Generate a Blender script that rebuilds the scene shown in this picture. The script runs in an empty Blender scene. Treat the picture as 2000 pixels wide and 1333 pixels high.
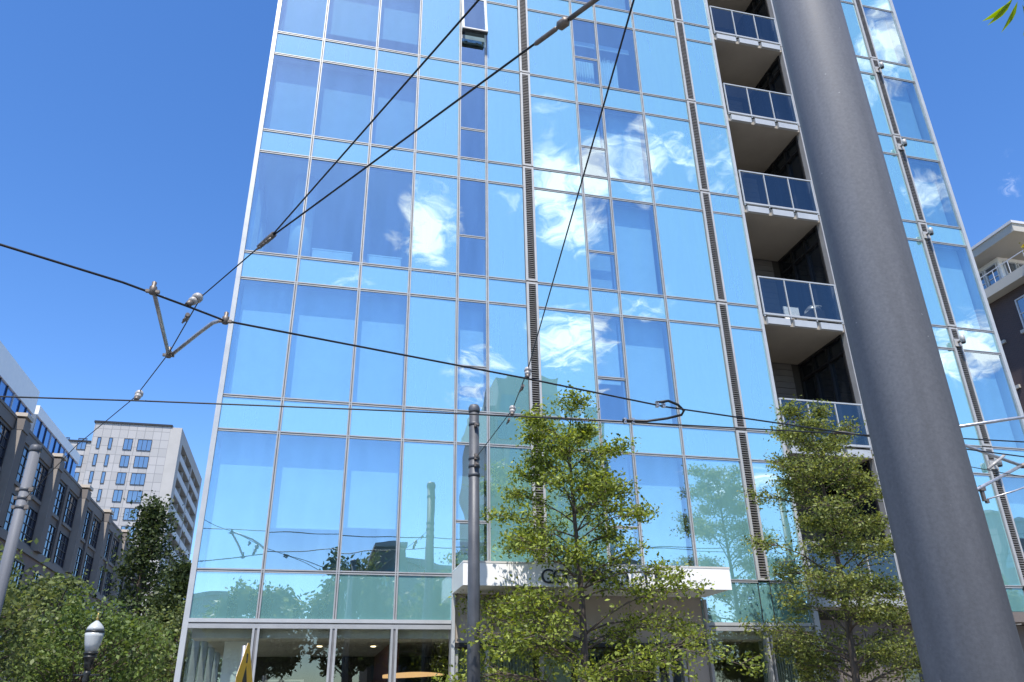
import bpy, math, random
import numpy as np
from mathutils import Matrix, Vector

R = math.radians
random.seed(7)
rng = np.random.default_rng(7)
sc = bpy.context.scene
COL = sc.collection

# ------------------------------------------------------------------ camera
cam_d = bpy.data.cameras.new('camera')
cam = bpy.data.objects.new('camera', cam_d)
COL.objects.link(cam)
sc.camera = cam
cam_d.sensor_width = 36.0
cam_d.lens = 27.68
cam_d.clip_start = 0.05
cam_d.clip_end = 6000
yaw, pit, roll = R(14.387), R(25.633), R(-1.187)
fw = Vector((math.sin(yaw) * math.cos(pit), math.cos(yaw) * math.cos(pit), math.sin(pit)))
rt = Vector((math.cos(yaw), -math.sin(yaw), 0))
up = rt.cross(fw)
r2 = rt * math.cos(roll) + up * math.sin(roll)
u2 = up * math.cos(roll) - rt * math.sin(roll)
m3 = Matrix((r2, u2, -fw)).transposed()
cam.matrix_world = Matrix.Translation((2.033, -15.665, 1.6)) @ m3.to_4x4()

# ------------------------------------------------------------------ sun, sky, exposure
SUN_EL, SUN_AZ = R(60.5), R(180 + 17.0)          # azimuth measured clockwise from +Y
SUN = Vector((math.sin(SUN_AZ) * math.cos(SUN_EL), math.cos(SUN_AZ) * math.cos(SUN_EL), math.sin(SUN_EL)))
sun_d = bpy.data.lights.new('sun', 'SUN')
sun_d.energy = 4.0
sun_d.angle = R(0.53)
sun_d.color = (1.0, 0.95, 0.87)
sun = bpy.data.objects.new('sun', sun_d)
COL.objects.link(sun)
sun.rotation_euler = SUN.to_track_quat('Z', 'Y').to_euler()
sun.location = (0, -20, 60)

world = bpy.data.worlds.new('World')
sc.world = world
world.use_nodes = True
wn, wl = world.node_tree.nodes, world.node_tree.links
for n in list(wn):
    wn.remove(n)


def wnode(t, **kw):
    n = wn.new(t)
    for k, v in kw.items():
        setattr(n, k, v)
    return n


def wmath(op, a, b=None, clamp=False):
    n = wnode('ShaderNodeMath', operation=op, use_clamp=clamp)
    for i, v in enumerate((a, b)):
        if v is None:
            continue
        if isinstance(v, (int, float)):
            n.inputs[i].default_value = v
        else:
            wl.new(v, n.inputs[i])
    return n.outputs[0]


w_out = wnode('ShaderNodeOutputWorld')
w_bg = wnode('ShaderNodeBackground')
w_bg.inputs['Strength'].default_value = 0.15
wl.new(w_bg.outputs[0], w_out.inputs[0])
sky = wnode('ShaderNodeTexSky', sky_type='NISHITA')
sky.sun_disc = False
sky.sun_elevation = SUN_EL
sky.sun_rotation = SUN_AZ
sky.air_density = 1.0
sky.dust_density = 0.35
sky.ozone_density = 3.0
hs = wnode('ShaderNodeHueSaturation')
hs.inputs['Hue'].default_value = 0.508
hs.inputs['Saturation'].default_value = 1.25
hs.inputs['Value'].default_value = 1.0
wl.new(sky.outputs[0], hs.inputs['Color'])
# fair-weather clouds: drawn on a flat layer overhead, in patches where the facade mirrors them
tc = wnode('ShaderNodeTexCoord')
sep = wnode('ShaderNodeSeparateXYZ')
wl.new(tc.outputs['Generated'], sep.inputs[0])
zz = wmath('MAXIMUM', wmath('ADD', sep.outputs[2], 0.08), 0.02)
qx = wmath('DIVIDE', sep.outputs[0], zz)
qy = wmath('DIVIDE', sep.outputs[1], zz)
comb = wnode('ShaderNodeCombineXYZ')
wl.new(qx, comb.inputs[0])
wl.new(qy, comb.inputs[1])
Q = comb.outputs[0]
CLOUDS = [
    (20.406, 3.186, 0.475, 1.633, -7.699, -10.327, 1.0), (39.152, 4.482, 1.67, 4.647, -22.62, -30.896, 0.35),
    (45.565, 10.786, -0.647, 4.653, -20.921, -26.424, 0.45), (20.424, 1.373, 1.326, 3.8, -19.486, -29.499, 0.35),
    (20.636, 6.015, -0.817, 1.561, -6.777, -8.074, 0.95), (23.003, 8.0, -1.508, 2.29, -9.705, -11.311, 1.0),
    (21.473, 8.638, -1.948, 2.374, -9.846, -11.365, 0.85), (13.534, 4.237, -0.674, 2.182, -9.424, -12.545, 0.8),
    (26.09, 11.957, -3.036, 5.224, -21.267, -23.748, 0.45), (22.418, 11.249, -3.066, 2.88, -11.545, -13.382, 0.55),
    (9.958, 3.176, -0.53, 1.331, -5.856, -10.62, 0.75), (11.788, 2.474, -0.021, 1.245, -6.067, -12.149, 0.6),
    (14.395, 5.78, -1.32, 4.068, -16.996, -28.029, 0.4), (8.25, 7.057, -2.527, 1.745, -5.967, -11.579, 1.0),
    (19.171, 14.155, -4.677, 2.788, -10.687, -9.63, 0.7), (15.168, 12.313, -4.264, 4.984, -18.275, -23.004, 0.6),
    (4.512, 2.438, -0.72, 1.856, -6.983, -20.033, 0.6), (43.961, 31.133, -10.138, 4.658, -17.901, -17.406, 0.4),
    (40.31, -40.28, -10.429, 18.446, -5.343, -17.149, 0.12),
]
mask = None
for a, b, c, d, e, f_, s in CLOUDS:
    d1 = wnode('ShaderNodeVectorMath', operation='DOT_PRODUCT')
    wl.new(Q, d1.inputs[0])
    d1.inputs[1].default_value = (a, b, 0)
    d2 = wnode('ShaderNodeVectorMath', operation='DOT_PRODUCT')
    wl.new(Q, d2.inputs[0])
    d2.inputs[1].default_value = (d, e, 0)
    x = wmath('ADD', d1.outputs['Value'], c)
    y = wmath('ADD', d2.outputs['Value'], f_)
    r_ = wmath('ADD', wmath('MULTIPLY', x, x), wmath('MULTIPLY', y, y))
    mk = wmath('MULTIPLY', wmath('MAXIMUM', wmath('SUBTRACT', 1.9, r_), 0.0), s)
    mask = mk if mask is None else wmath('MAXIMUM', mask, mk)
warp = wnode('ShaderNodeTexNoise')
warp.inputs['Scale'].default_value = 5.0
warp.inputs['Detail'].default_value = 3.0
wl.new(Q, warp.inputs['Vector'])
wsub = wnode('ShaderNodeVectorMath', operation='MULTIPLY_ADD')
wl.new(warp.outputs['Color'], wsub.inputs[0])
wsub.inputs[1].default_value = (0.30, 0.22, 0.2)
wl.new(Q, wsub.inputs[2])
ns = wnode('ShaderNodeTexNoise')
ns.inputs['Scale'].default_value = 13.0
ns.inputs['Detail'].default_value = 10.0
ns.inputs['Roughness'].default_value = 0.66
wl.new(wsub.outputs[0], ns.inputs['Vector'])
dens = wmath('ADD', wmath('MULTIPLY', mask, 0.62), wmath('MULTIPLY', wmath('SUBTRACT', ns.outputs['Fac'], 0.5), 3.4))
dens = wmath('MULTIPLY', wmath('SUBTRACT', dens, 0.28), 1.25, clamp=True)
dens = wmath('MULTIPLY', dens, wmath('MINIMUM', wmath('MULTIPLY', mask, 3.0), 1.0), clamp=True)
dens = wmath('POWER', dens, 1.35)
cmix = wnode('ShaderNodeMix', data_type='RGBA')
wl.new(dens, cmix.inputs['Factor'])
wl.new(hs.outputs[0], cmix.inputs['A'])
cmix.inputs['B'].default_value = (7.6, 7.8, 8.1, 1)
wl.new(cmix.outputs['Result'], w_bg.inputs['Color'])

vs = sc.view_settings
vs.view_transform = 'Standard'
vs.look = 'None'
vs.gamma = 1.0
vs.use_curve_mapping = False
vs.exposure = 0.78


# ------------------------------------------------------------------ materials
def newmat(name):
    m = bpy.data.materials.new(name)
    m.use_nodes = True
    nt = m.node_tree
    for n in list(nt.nodes):
        nt.nodes.remove(n)
    out = nt.nodes.new('ShaderNodeOutputMaterial')
    return m, nt, out


def surf(name, col, rough=0.6, metal=0.0, scale=6.0, var=0.12, bump=0.0, bscale=40.0, stretch=(1, 1, 1), col2=None, spec=0.5, streak=0.0, chips=0.0):
    """Principled surface with noise in colour, gloss and relief."""
    m, nt, out = newmat(name)
    N, L = nt.nodes, nt.links
    p = N.new('ShaderNodeBsdfPrincipled')
    L.new(p.outputs[0], out.inputs[0])
    t = N.new('ShaderNodeTexCoord')
    mp = N.new('ShaderNodeMapping')
    mp.inputs['Scale'].default_value = stretch
    L.new(t.outputs['Object'], mp.inputs[0])
    n1 = N.new('ShaderNodeTexNoise')
    n1.inputs['Scale'].default_value = scale
    n1.inputs['Detail'].default_value = 6
    n1.inputs['Roughness'].default_value = 0.6
    L.new(mp.outputs[0], n1.inputs['Vector'])
    rp = N.new('ShaderNodeValToRGB')
    lo = [c * (1 - var) for c in col]
    hi = [min(1, c * (1 + var)) for c in (col2 or col)]
    rp.color_ramp.elements[0].position = 0.3
    rp.color_ramp.elements[1].position = 0.7
    rp.color_ramp.elements[0].color = (*lo, 1)
    rp.color_ramp.elements[1].color = (*hi, 1)
    L.new(n1.outputs['Fac'], rp.inputs[0])
    csock = rp.outputs[0]
    if streak:
        ms = N.new('ShaderNodeMapping')
        ms.inputs['Scale'].default_value = (14, 14, 0.5)
        L.new(t.outputs['Object'], ms.inputs[0])
        n3 = N.new('ShaderNodeTexNoise')
        n3.inputs['Scale'].default_value = 1.0
        n3.inputs['Detail'].default_value = 5
        L.new(ms.outputs[0], n3.inputs['Vector'])
        mr = N.new('ShaderNodeMapRange')
        mr.inputs['From Min'].default_value = 0.35
        mr.inputs['From Max'].default_value = 0.75
        mr.inputs['To Min'].default_value = 1.0
        mr.inputs['To Max'].default_value = 1.0 - streak
        L.new(n3.outputs['Fac'], mr.inputs[0])
        mx = N.new('ShaderNodeMix')
        mx.data_type = 'RGBA'
        mx.blend_type = 'MULTIPLY'
        mx.inputs['Factor'].default_value = 1
        L.new(csock, mx.inputs['A'])
        L.new(mr.outputs[0], mx.inputs['B'])
        csock = mx.outputs['Result']
    if chips:
        vo = N.new('ShaderNodeTexNoise')
        vo.inputs['Scale'].default_value = 55.0
        vo.inputs['Detail'].default_value = 2.0
        L.new(t.outputs['Object'], vo.inputs['Vector'])
        mc = N.new('ShaderNodeMapRange')
        mc.inputs['From Min'].default_value = 0.755
        mc.inputs['From Max'].default_value = 0.79
        mc.inputs['To Max'].default_value = chips
        L.new(vo.outputs['Fac'], mc.inputs[0])
        mxc = N.new('ShaderNodeMix')
        mxc.data_type = 'RGBA'
        L.new(mc.outputs[0], mxc.inputs['Factor'])
        L.new(csock, mxc.inputs['A'])
        mxc.inputs['B'].default_value = (0.42, 0.42, 0.43, 1)
        csock = mxc.outputs['Result']
    L.new(csock, p.inputs['Base Color'])
    p.inputs['Metallic'].default_value = metal
    p.inputs['Specular IOR Level'].default_value = spec
    mr2 = N.new('ShaderNodeMapRange')
    mr2.inputs['To Min'].default_value = max(0.02, rough - 0.12)
    mr2.inputs['To Max'].default_value = min(1, rough + 0.12)
    L.new(n1.outputs['Fac'], mr2.inputs[0])
    L.new(mr2.outputs[0], p.inputs['Roughness'])
    if bump:
        n2 = N.new('ShaderNodeTexNoise')
        n2.inputs['Scale'].default_value = bscale
        n2.inputs['Detail'].default_value = 5
        L.new(mp.outputs[0], n2.inputs['Vector'])
        b = N.new('ShaderNodeBump')
        b.inputs['Strength'].default_value = bump
        b.inputs['Distance'].default_value = 0.02
        L.new(n2.outputs['Fac'], b.inputs['Height'])
        L.new(b.outputs[0], p.inputs['Normal'])
    return m


def coated_glass(name, refl, tint, back=None, wave=0.35, gcol=(0.86, 0.95, 1.0)):
    """Reflective coated pane: mirror layer over clear (transparent) or painted (diffuse) backing."""
    m, nt, out = newmat(name)
    N, L = nt.nodes, nt.links
    oi = N.new('ShaderNodeObjectInfo')
    t = N.new('ShaderNodeTexCoord')
    off = N.new('ShaderNodeVectorMath')
    off.operation = 'MULTIPLY_ADD'
    L.new(oi.outputs['Random'], off.inputs[0])
    off.inputs[1].default_value = (37, 91, 53)
    L.new(t.outputs['Object'], off.inputs[2])
    n1 = N.new('ShaderNodeTexNoise')
    n1.inputs['Scale'].default_value = 0.9
    n1.inputs['Detail'].default_value = 1.0
    L.new(off.outputs[0], n1.inputs['Vector'])
    b = N.new('ShaderNodeBump')
    b.inputs['Strength'].default_value = wave
    b.inputs['Distance'].default_value = 0.012
    L.new(n1.outputs['Fac'], b.inputs['Height'])
    g = N.new('ShaderNodeBsdfGlossy')
    g.inputs['Roughness'].default_value = 0.0
    g.inputs['Color'].default_value = (*gcol, 1)
    L.new(b.outputs[0], g.inputs['Normal'])
    if back is None:
        s = N.new('ShaderNodeBsdfTransparent')
        s.inputs['Color'].default_value = (*tint, 1)
    else:
        s = N.new('ShaderNodeBsdfDiffuse')
        # slight batch-to-batch shift of the painted backing
        hv = N.new('ShaderNodeHueSaturation')
        mr = N.new('ShaderNodeMapRange')
        mr.inputs['To Min'].default_value = 0.92
        mr.inputs['To Max'].default_value = 1.08
        L.new(oi.outputs['Random'], mr.inputs[0])
        L.new(mr.outputs[0], hv.inputs['Value'])
        hv.inputs['Color'].default_value = (*back, 1)
        L.new(hv.outputs[0], s.inputs['Color'])
    lw = N.new('ShaderNodeLayerWeight')
    lw.inputs['Blend'].default_value = 0.5
    pw = N.new('ShaderNodeMath')
    pw.operation = 'POWER'
    L.new(lw.outputs['Facing'], pw.inputs[0])
    pw.inputs[1].default_value = 5.0
    mr = N.new('ShaderNodeMapRange')
    mr.inputs['To Min'].default_value = refl
    mr.inputs['To Max'].default_value = 0.97
    L.new(pw.outputs[0], mr.inputs[0])
    # rain streaks and dust: a faint vertical unevenness of the mirror layer
    md = N.new('ShaderNodeMapping')
    md.inputs['Scale'].default_value = (3.0, 3.0, 0.35)
    L.new(off.outputs[0], md.inputs[0])
    nd = N.new('ShaderNodeTexNoise')
    nd.inputs['Scale'].default_value = 1.6
    nd.inputs['Detail'].default_value = 6
    L.new(md.outputs[0], nd.inputs['Vector'])
    mrd = N.new('ShaderNodeMapRange')
    mrd.inputs['From Min'].default_value = 0.3
    mrd.inputs['From Max'].default_value = 0.7
    mrd.inputs['To Min'].default_value = 1.06
    mrd.inputs['To Max'].default_value = 0.93
    L.new(nd.outputs['Fac'], mrd.inputs[0])
    fm = N.new('ShaderNodeMath')
    fm.operation = 'MULTIPLY'
    fm.use_clamp = True
    L.new(mr.outputs[0], fm.inputs[0])
    L.new(mrd.outputs[0], fm.inputs[1])
    mix = N.new('ShaderNodeMixShader')
    L.new(fm.outputs[0], mix.inputs[0])
    L.new(s.outputs[0], mix.inputs[1])
    L.new(g.outputs[0], mix.inputs[2])
    L.new(mix.outputs[0], out.inputs[0])
    return m


def clear_mat(name, tint):
    m, nt, out = newmat(name)
    s = nt.nodes.new('ShaderNodeBsdfTransparent')
    s.inputs['Color'].default_value = (*tint, 1)
    nt.links.new(s.outputs[0], out.inputs[0])
    return m


def leaf_mat(name, lo, hi, trans=0.35):
    m, nt, out = newmat(name)
    N, L = nt.nodes, nt.links
    at = N.new('ShaderNodeAttribute')
    at.attribute_name = 'rnd'
    rp = N.new('ShaderNodeValToRGB')
    rp.color_ramp.elements[0].color = (*lo, 1)
    rp.color_ramp.elements[1].color = (*hi, 1)
    L.new(at.outputs['Fac'], rp.inputs[0])
    p = N.new('ShaderNodeBsdfPrincipled')
    L.new(rp.outputs[0], p.inputs['Base Color'])
    p.inputs['Roughness'].default_value = 0.52
    p.inputs['Specular IOR Level'].default_value = 0.35
    tr = N.new('ShaderNodeBsdfTranslucent')
    hv = N.new('ShaderNodeHueSaturation')
    hv.inputs['Hue'].default_value = 0.48
    hv.inputs['Saturation'].default_value = 1.15
    hv.inputs['Value'].default_value = 1.6
    L.new(rp.outputs[0], hv.inputs['Color'])
    L.new(hv.outputs[0], tr.inputs['Color'])
    mix = N.new('ShaderNodeMixShader')
    mix.inputs[0].default_value = trans
    L.new(p.outputs[0], mix.inputs[1])
    L.new(tr.outputs[0], mix.inputs[2])
    L.new(mix.outputs[0], out.inputs[0])
    return m


def emit_mat(name, col, s):
    m, nt, out = newmat(name)
    e = nt.nodes.new('ShaderNodeEmission')
    e.inputs[0].default_value = (*col, 1)
    e.inputs[1].default_value = s
    nt.links.new(e.outputs[0], out.inputs[0])
    return m


def brick_mat(name, c1, c2, mortar, scale=1.0, w=0.5, h=0.25, msize=0.02, rough=0.8, axis='XZ', offset=0.5):
    m, nt, out = newmat(name)
    N, L = nt.nodes, nt.links
    p = N.new('ShaderNodeBsdfPrincipled')
    p.inputs['Roughness'].default_value = rough
    L.new(p.outputs[0], out.inputs[0])
    t = N.new('ShaderNodeTexCoord')
    s = N.new('ShaderNodeSeparateXYZ')
    L.new(t.outputs['Object'], s.inputs[0])
    cb = N.new('ShaderNodeCombineXYZ')
    ad = N.new('ShaderNodeMath')
    ad.operation = 'ADD'
    L.new(s.outputs[0], ad.inputs[0])
    L.new(s.outputs[1], ad.inputs[1])
    L.new(ad.outputs[0], cb.inputs[0])
    L.new(s.outputs[2], cb.inputs[1])
    bt = N.new('ShaderNodeTexBrick')
    bt.offset = offset
    bt.inputs['Scale'].default_value = scale
    bt.inputs['Brick Width'].default_value = w
    bt.inputs['Row Height'].default_value = h
    bt.inputs['Mortar Size'].default_value = msize
    bt.inputs['Color1'].default_value = (*c1, 1)
    bt.inputs['Color2'].default_value = (*c2, 1)
    bt.inputs['Mortar'].default_value = (*mortar, 1)
    L.new(cb.outputs[0], bt.inputs['Vector'])
    L.new(bt.outputs['Color'], p.inputs['Base Color'])
    return m


M = {}
M['alu'] = surf('aluminium frame', (0.34, 0.345, 0.345), 0.45, 0.2, 3, 0.10, 0.05, 60)
M['alu_white'] = surf('pale corner trim', (0.42, 0.43, 0.43), 0.45, 0.2, 3, 0.06)
M['gasket'] = surf('dark gasket', (0.15, 0.15, 0.155), 0.7, 0, 8, 0.2)
M['louver_frame'] = surf('louver frame', (0.40, 0.39, 0.375), 0.5, 0.1, 4, 0.08)
M['slat'] = surf('louver slat', (0.20, 0.185, 0.17), 0.5, 0.2, 5, 0.10)
M['dark'] = surf('dark cavity', (0.012, 0.012, 0.013), 0.9, 0, 3, 0.2)
M['vision'] = coated_glass('vision glass', 0.47, (0.58, 0.82, 0.88), None, 0.55, (0.82, 0.95, 1.0))
M['vision_back'] = clear_mat('clear inner face', (0.96, 0.98, 0.98))
M['spandrel'] = coated_glass('painted spandrel glass', 0.50, (1, 1, 1), (0.185, 0.40, 0.40), 0.50, (0.82, 0.94, 1.0))
M['shop'] = coated_glass('storefront glass', 0.14, (0.88, 0.93, 0.88), None, 0.15, (0.9, 0.98, 0.95))
M['rail_glass'] = coated_glass('tinted railing glass', 0.12, (0.42, 0.48, 0.50), None, 0.5, (0.75, 0.85, 0.92))
M['blind'] = surf('white roller blind', (0.70, 0.75, 0.78), 0.85, 0, 3, 0.05)
M['blind_grey'] = surf('grey roller blind', (0.46, 0.51, 0.56), 0.85, 0, 3, 0.06)
M['curtain'] = surf('white sheer curtain', (0.85, 0.87, 0.88), 0.9, 0, 3, 0.05)
M['plaster'] = surf('interior plaster', (0.68, 0.67, 0.64), 0.8, 0, 2, 0.06)
M['ceil'] = surf('interior ceiling', (0.58, 0.57, 0.54), 0.85, 0, 2, 0.05)
M['floor_int'] = surf('interior timber floor', (0.22, 0.15, 0.10), 0.5, 0, 6, 0.2, stretch=(1, 8, 1))
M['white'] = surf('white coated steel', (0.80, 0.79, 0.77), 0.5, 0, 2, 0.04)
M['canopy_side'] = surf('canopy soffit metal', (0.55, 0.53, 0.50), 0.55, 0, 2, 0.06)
M['letter'] = surf('dark letter metal', (0.03, 0.035, 0.05), 0.4, 0.4, 5, 0.1)
M['beige'] = surf('beige wall panel', (0.36, 0.31, 0.26), 0.75, 0, 1.5, 0.08, 0.05, 30)
M['beige_d'] = surf('brown wall panel', (0.15, 0.125, 0.11), 0.7, 0, 1.5, 0.10, 0.05, 30)
M['balc_soffit'] = surf('balcony soffit paint', (0.33, 0.295, 0.25), 0.85, 0, 1.2, 0.10)
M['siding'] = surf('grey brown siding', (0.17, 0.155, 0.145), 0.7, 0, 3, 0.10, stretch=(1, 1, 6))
M['dark_frame'] = surf('dark bronze frame', (0.03, 0.03, 0.032), 0.4, 0.4, 5, 0.1)
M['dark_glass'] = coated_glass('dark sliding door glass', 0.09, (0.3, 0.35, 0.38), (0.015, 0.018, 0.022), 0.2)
M['jamb'] = surf('grey jamb panel', (0.36, 0.35, 0.34), 0.55, 0.2, 3, 0.08)
M['pole'] = surf('slate pole paint', (0.150, 0.157, 0.176), 0.62, 0.0, 120.0, 0.13, 0.05, 300, streak=0.30, spec=0.3, chips=0.5)
M['pole_dark'] = surf('weathered dark steel', (0.085, 0.09, 0.10), 0.5, 0.2, 4, 0.2, 0.15, 80, streak=0.35)
M['galv'] = surf('galvanised steel', (0.42, 0.42, 0.43), 0.42, 0.7, 14, 0.18)
M['hardware'] = surf('oxidised bronze clamp', (0.16, 0.135, 0.115), 0.5, 0.5, 30, 0.3)
M['porcelain'] = surf('grey porcelain', (0.36, 0.34, 0.32), 0.3, 0, 20, 0.15)
M['wire'] = surf('black cable', (0.018, 0.018, 0.02), 0.45, 0.3, 20, 0.2)
M['bark'] = surf('bark', (0.085, 0.065, 0.05), 0.9, 0, 9, 0.45, 0.8, 30, (1, 1, 0.25))
M['leaf'] = leaf_mat('glossy small leaf', (0.036, 0.062, 0.008), (0.330, 0.390, 0.068))
M['leaf_b'] = leaf_mat('dense dull leaf', (0.038, 0.058, 0.010), (0.290, 0.325, 0.085))
M['leaf_far'] = leaf_mat('park leaf', (0.040, 0.062, 0.016), (0.170, 0.200, 0.065))
M['leaf_dark'] = leaf_mat('dark columnar leaf', (0.018, 0.032, 0.010), (0.075, 0.105, 0.035))
M['leaf_near'] = leaf_mat('near leaf', (0.15, 0.24, 0.02), (0.15, 0.24, 0.02), 0.5)
M['petal'] = surf('pink petal', (0.55, 0.09, 0.30), 0.6, 0, 20, 0.25)
M['asphalt'] = surf('asphalt', (0.05, 0.05, 0.052), 0.9, 0, 3, 0.2, 0.4, 120)
M['concrete'] = surf('pavement concrete', (0.34, 0.33, 0.31), 0.85, 0, 1.2, 0.12, 0.2, 60)
M['ground'] = surf('ground', (0.14, 0.14, 0.12), 0.95, 0, 0.2, 0.3)
M['rail'] = surf('tram rail steel', (0.30, 0.29, 0.28), 0.3, 0.9, 6, 0.15)
M['line_paint'] = surf('white road paint', (0.72, 0.72, 0.70), 0.7, 0, 20, 0.1)
M['ws'] = surf('warehouse stucco', (0.150, 0.126, 0.110), 0.85, 0, 0.8, 0.10, 0.15, 8, streak=0.15)
M['ws_trim'] = surf('warehouse trim', (0.175, 0.152, 0.135), 0.8, 0, 1.0, 0.10)
M['ws_base'] = surf('warehouse brick base', (0.16, 0.115, 0.10), 0.85, 0, 1.0, 0.15, 0.2, 12)
M['cap'] = surf('pilaster cap', (0.50, 0.43, 0.345), 0.75, 0, 2, 0.08)
M['pil_lit_face'] = surf('pilaster stucco sunlit tone', (0.30, 0.262, 0.225), 0.8, 0, 1.0, 0.10)  # paler than the wall stucco: sunlight put into the colour
M['bronze_win'] = surf('dark steel window frame', (0.030, 0.026, 0.030), 0.5, 0.3, 8, 0.1)
M['far_glass'] = coated_glass('far window glass', 0.34, (1, 1, 1), (0.03, 0.045, 0.07), 0.5)
M['blue_glass'] = coated_glass('blue penthouse glass', 0.30, (1, 1, 1), (0.02, 0.10, 0.36), 0.4, (0.7, 0.85, 1.0))
M['tower_panel'] = brick_mat('pale tower panel', (0.40, 0.39, 0.39), (0.335, 0.33, 0.33), (0.22, 0.22, 0.225), 1.0, 1.4, 1.56, 0.05, 0.75, offset=0.0)
M['tower_side'] = surf('tower balcony wall', (0.40, 0.385, 0.37), 0.8, 0, 0.3, 0.08)
M['tower_rail'] = surf('pale balcony parapet', (0.52, 0.52, 0.53), 0.6, 0, 1, 0.06)
M['brick'] = brick_mat('dark red brick', (0.070, 0.036, 0.033), (0.050, 0.028, 0.028), (0.085, 0.072, 0.066), 1.0, 0.24, 0.08, 0.012)
M['eave'] = surf('eave soffit paint', (0.40, 0.375, 0.33), 0.8, 0, 0.6, 0.06)
M['cream'] = surf('cream siding', (0.62, 0.55, 0.44), 0.75, 0, 1.5, 0.06)
M['ref_panel'] = surf('tower concrete', (0.30, 0.31, 0.31), 0.8, 0, 0.4, 0.10)
M['ref_glass'] = coated_glass('tower window', 0.2, (1, 1, 1), (0.05, 0.09, 0.12), 0.4)
M['ref_brick'] = surf('reddish block', (0.12, 0.09, 0.08), 0.85, 0, 0.5, 0.15)
M['sign_y'] = surf('yellow sign sheeting', (0.78, 0.42, 0.015), 0.45, 0, 9, 0.06)
M['sign_k'] = surf('black sign print', (0.012, 0.012, 0.012), 0.5, 0, 9, 0.1)
M['lamp_iron'] = surf('black cast iron', (0.022, 0.024, 0.024), 0.4, 0.3, 12, 0.2)
M['lamp_glass'] = surf('frosted lamp globe', (0.40, 0.42, 0.43), 0.3, 0, 5, 0.05)
M['brass'] = surf('brass finial', (0.55, 0.38, 0.12), 0.3, 0.9, 9, 0.1)
M['wood'] = surf('orange timber', (0.55, 0.27, 0.10), 0.45, 0, 4, 0.15, stretch=(8, 1, 1))
M['glow'] = emit_mat('warm lamp lens', (1.0, 0.80, 0.50), 5.0)
M['shade_glow'] = emit_mat('glowing orange shade', (1.0, 0.58, 0.27), 0.62)
M['fluted'] = surf('grey green ribbed panel', (0.20, 0.23, 0.21), 0.6, 0, 3, 0.12)
M['pale_green'] = surf('pale green wall', (0.30, 0.37, 0.30), 0.8, 0, 2, 0.08)
M['red_wall'] = surf('dark red interior panel', (0.11, 0.035, 0.03), 0.7, 0, 2, 0.1)
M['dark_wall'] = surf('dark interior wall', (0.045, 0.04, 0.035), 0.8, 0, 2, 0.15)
M['lobby_ceil'] = surf('lobby ceiling', (0.44, 0.40, 0.34), 0.8, 0, 2, 0.08)


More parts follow.
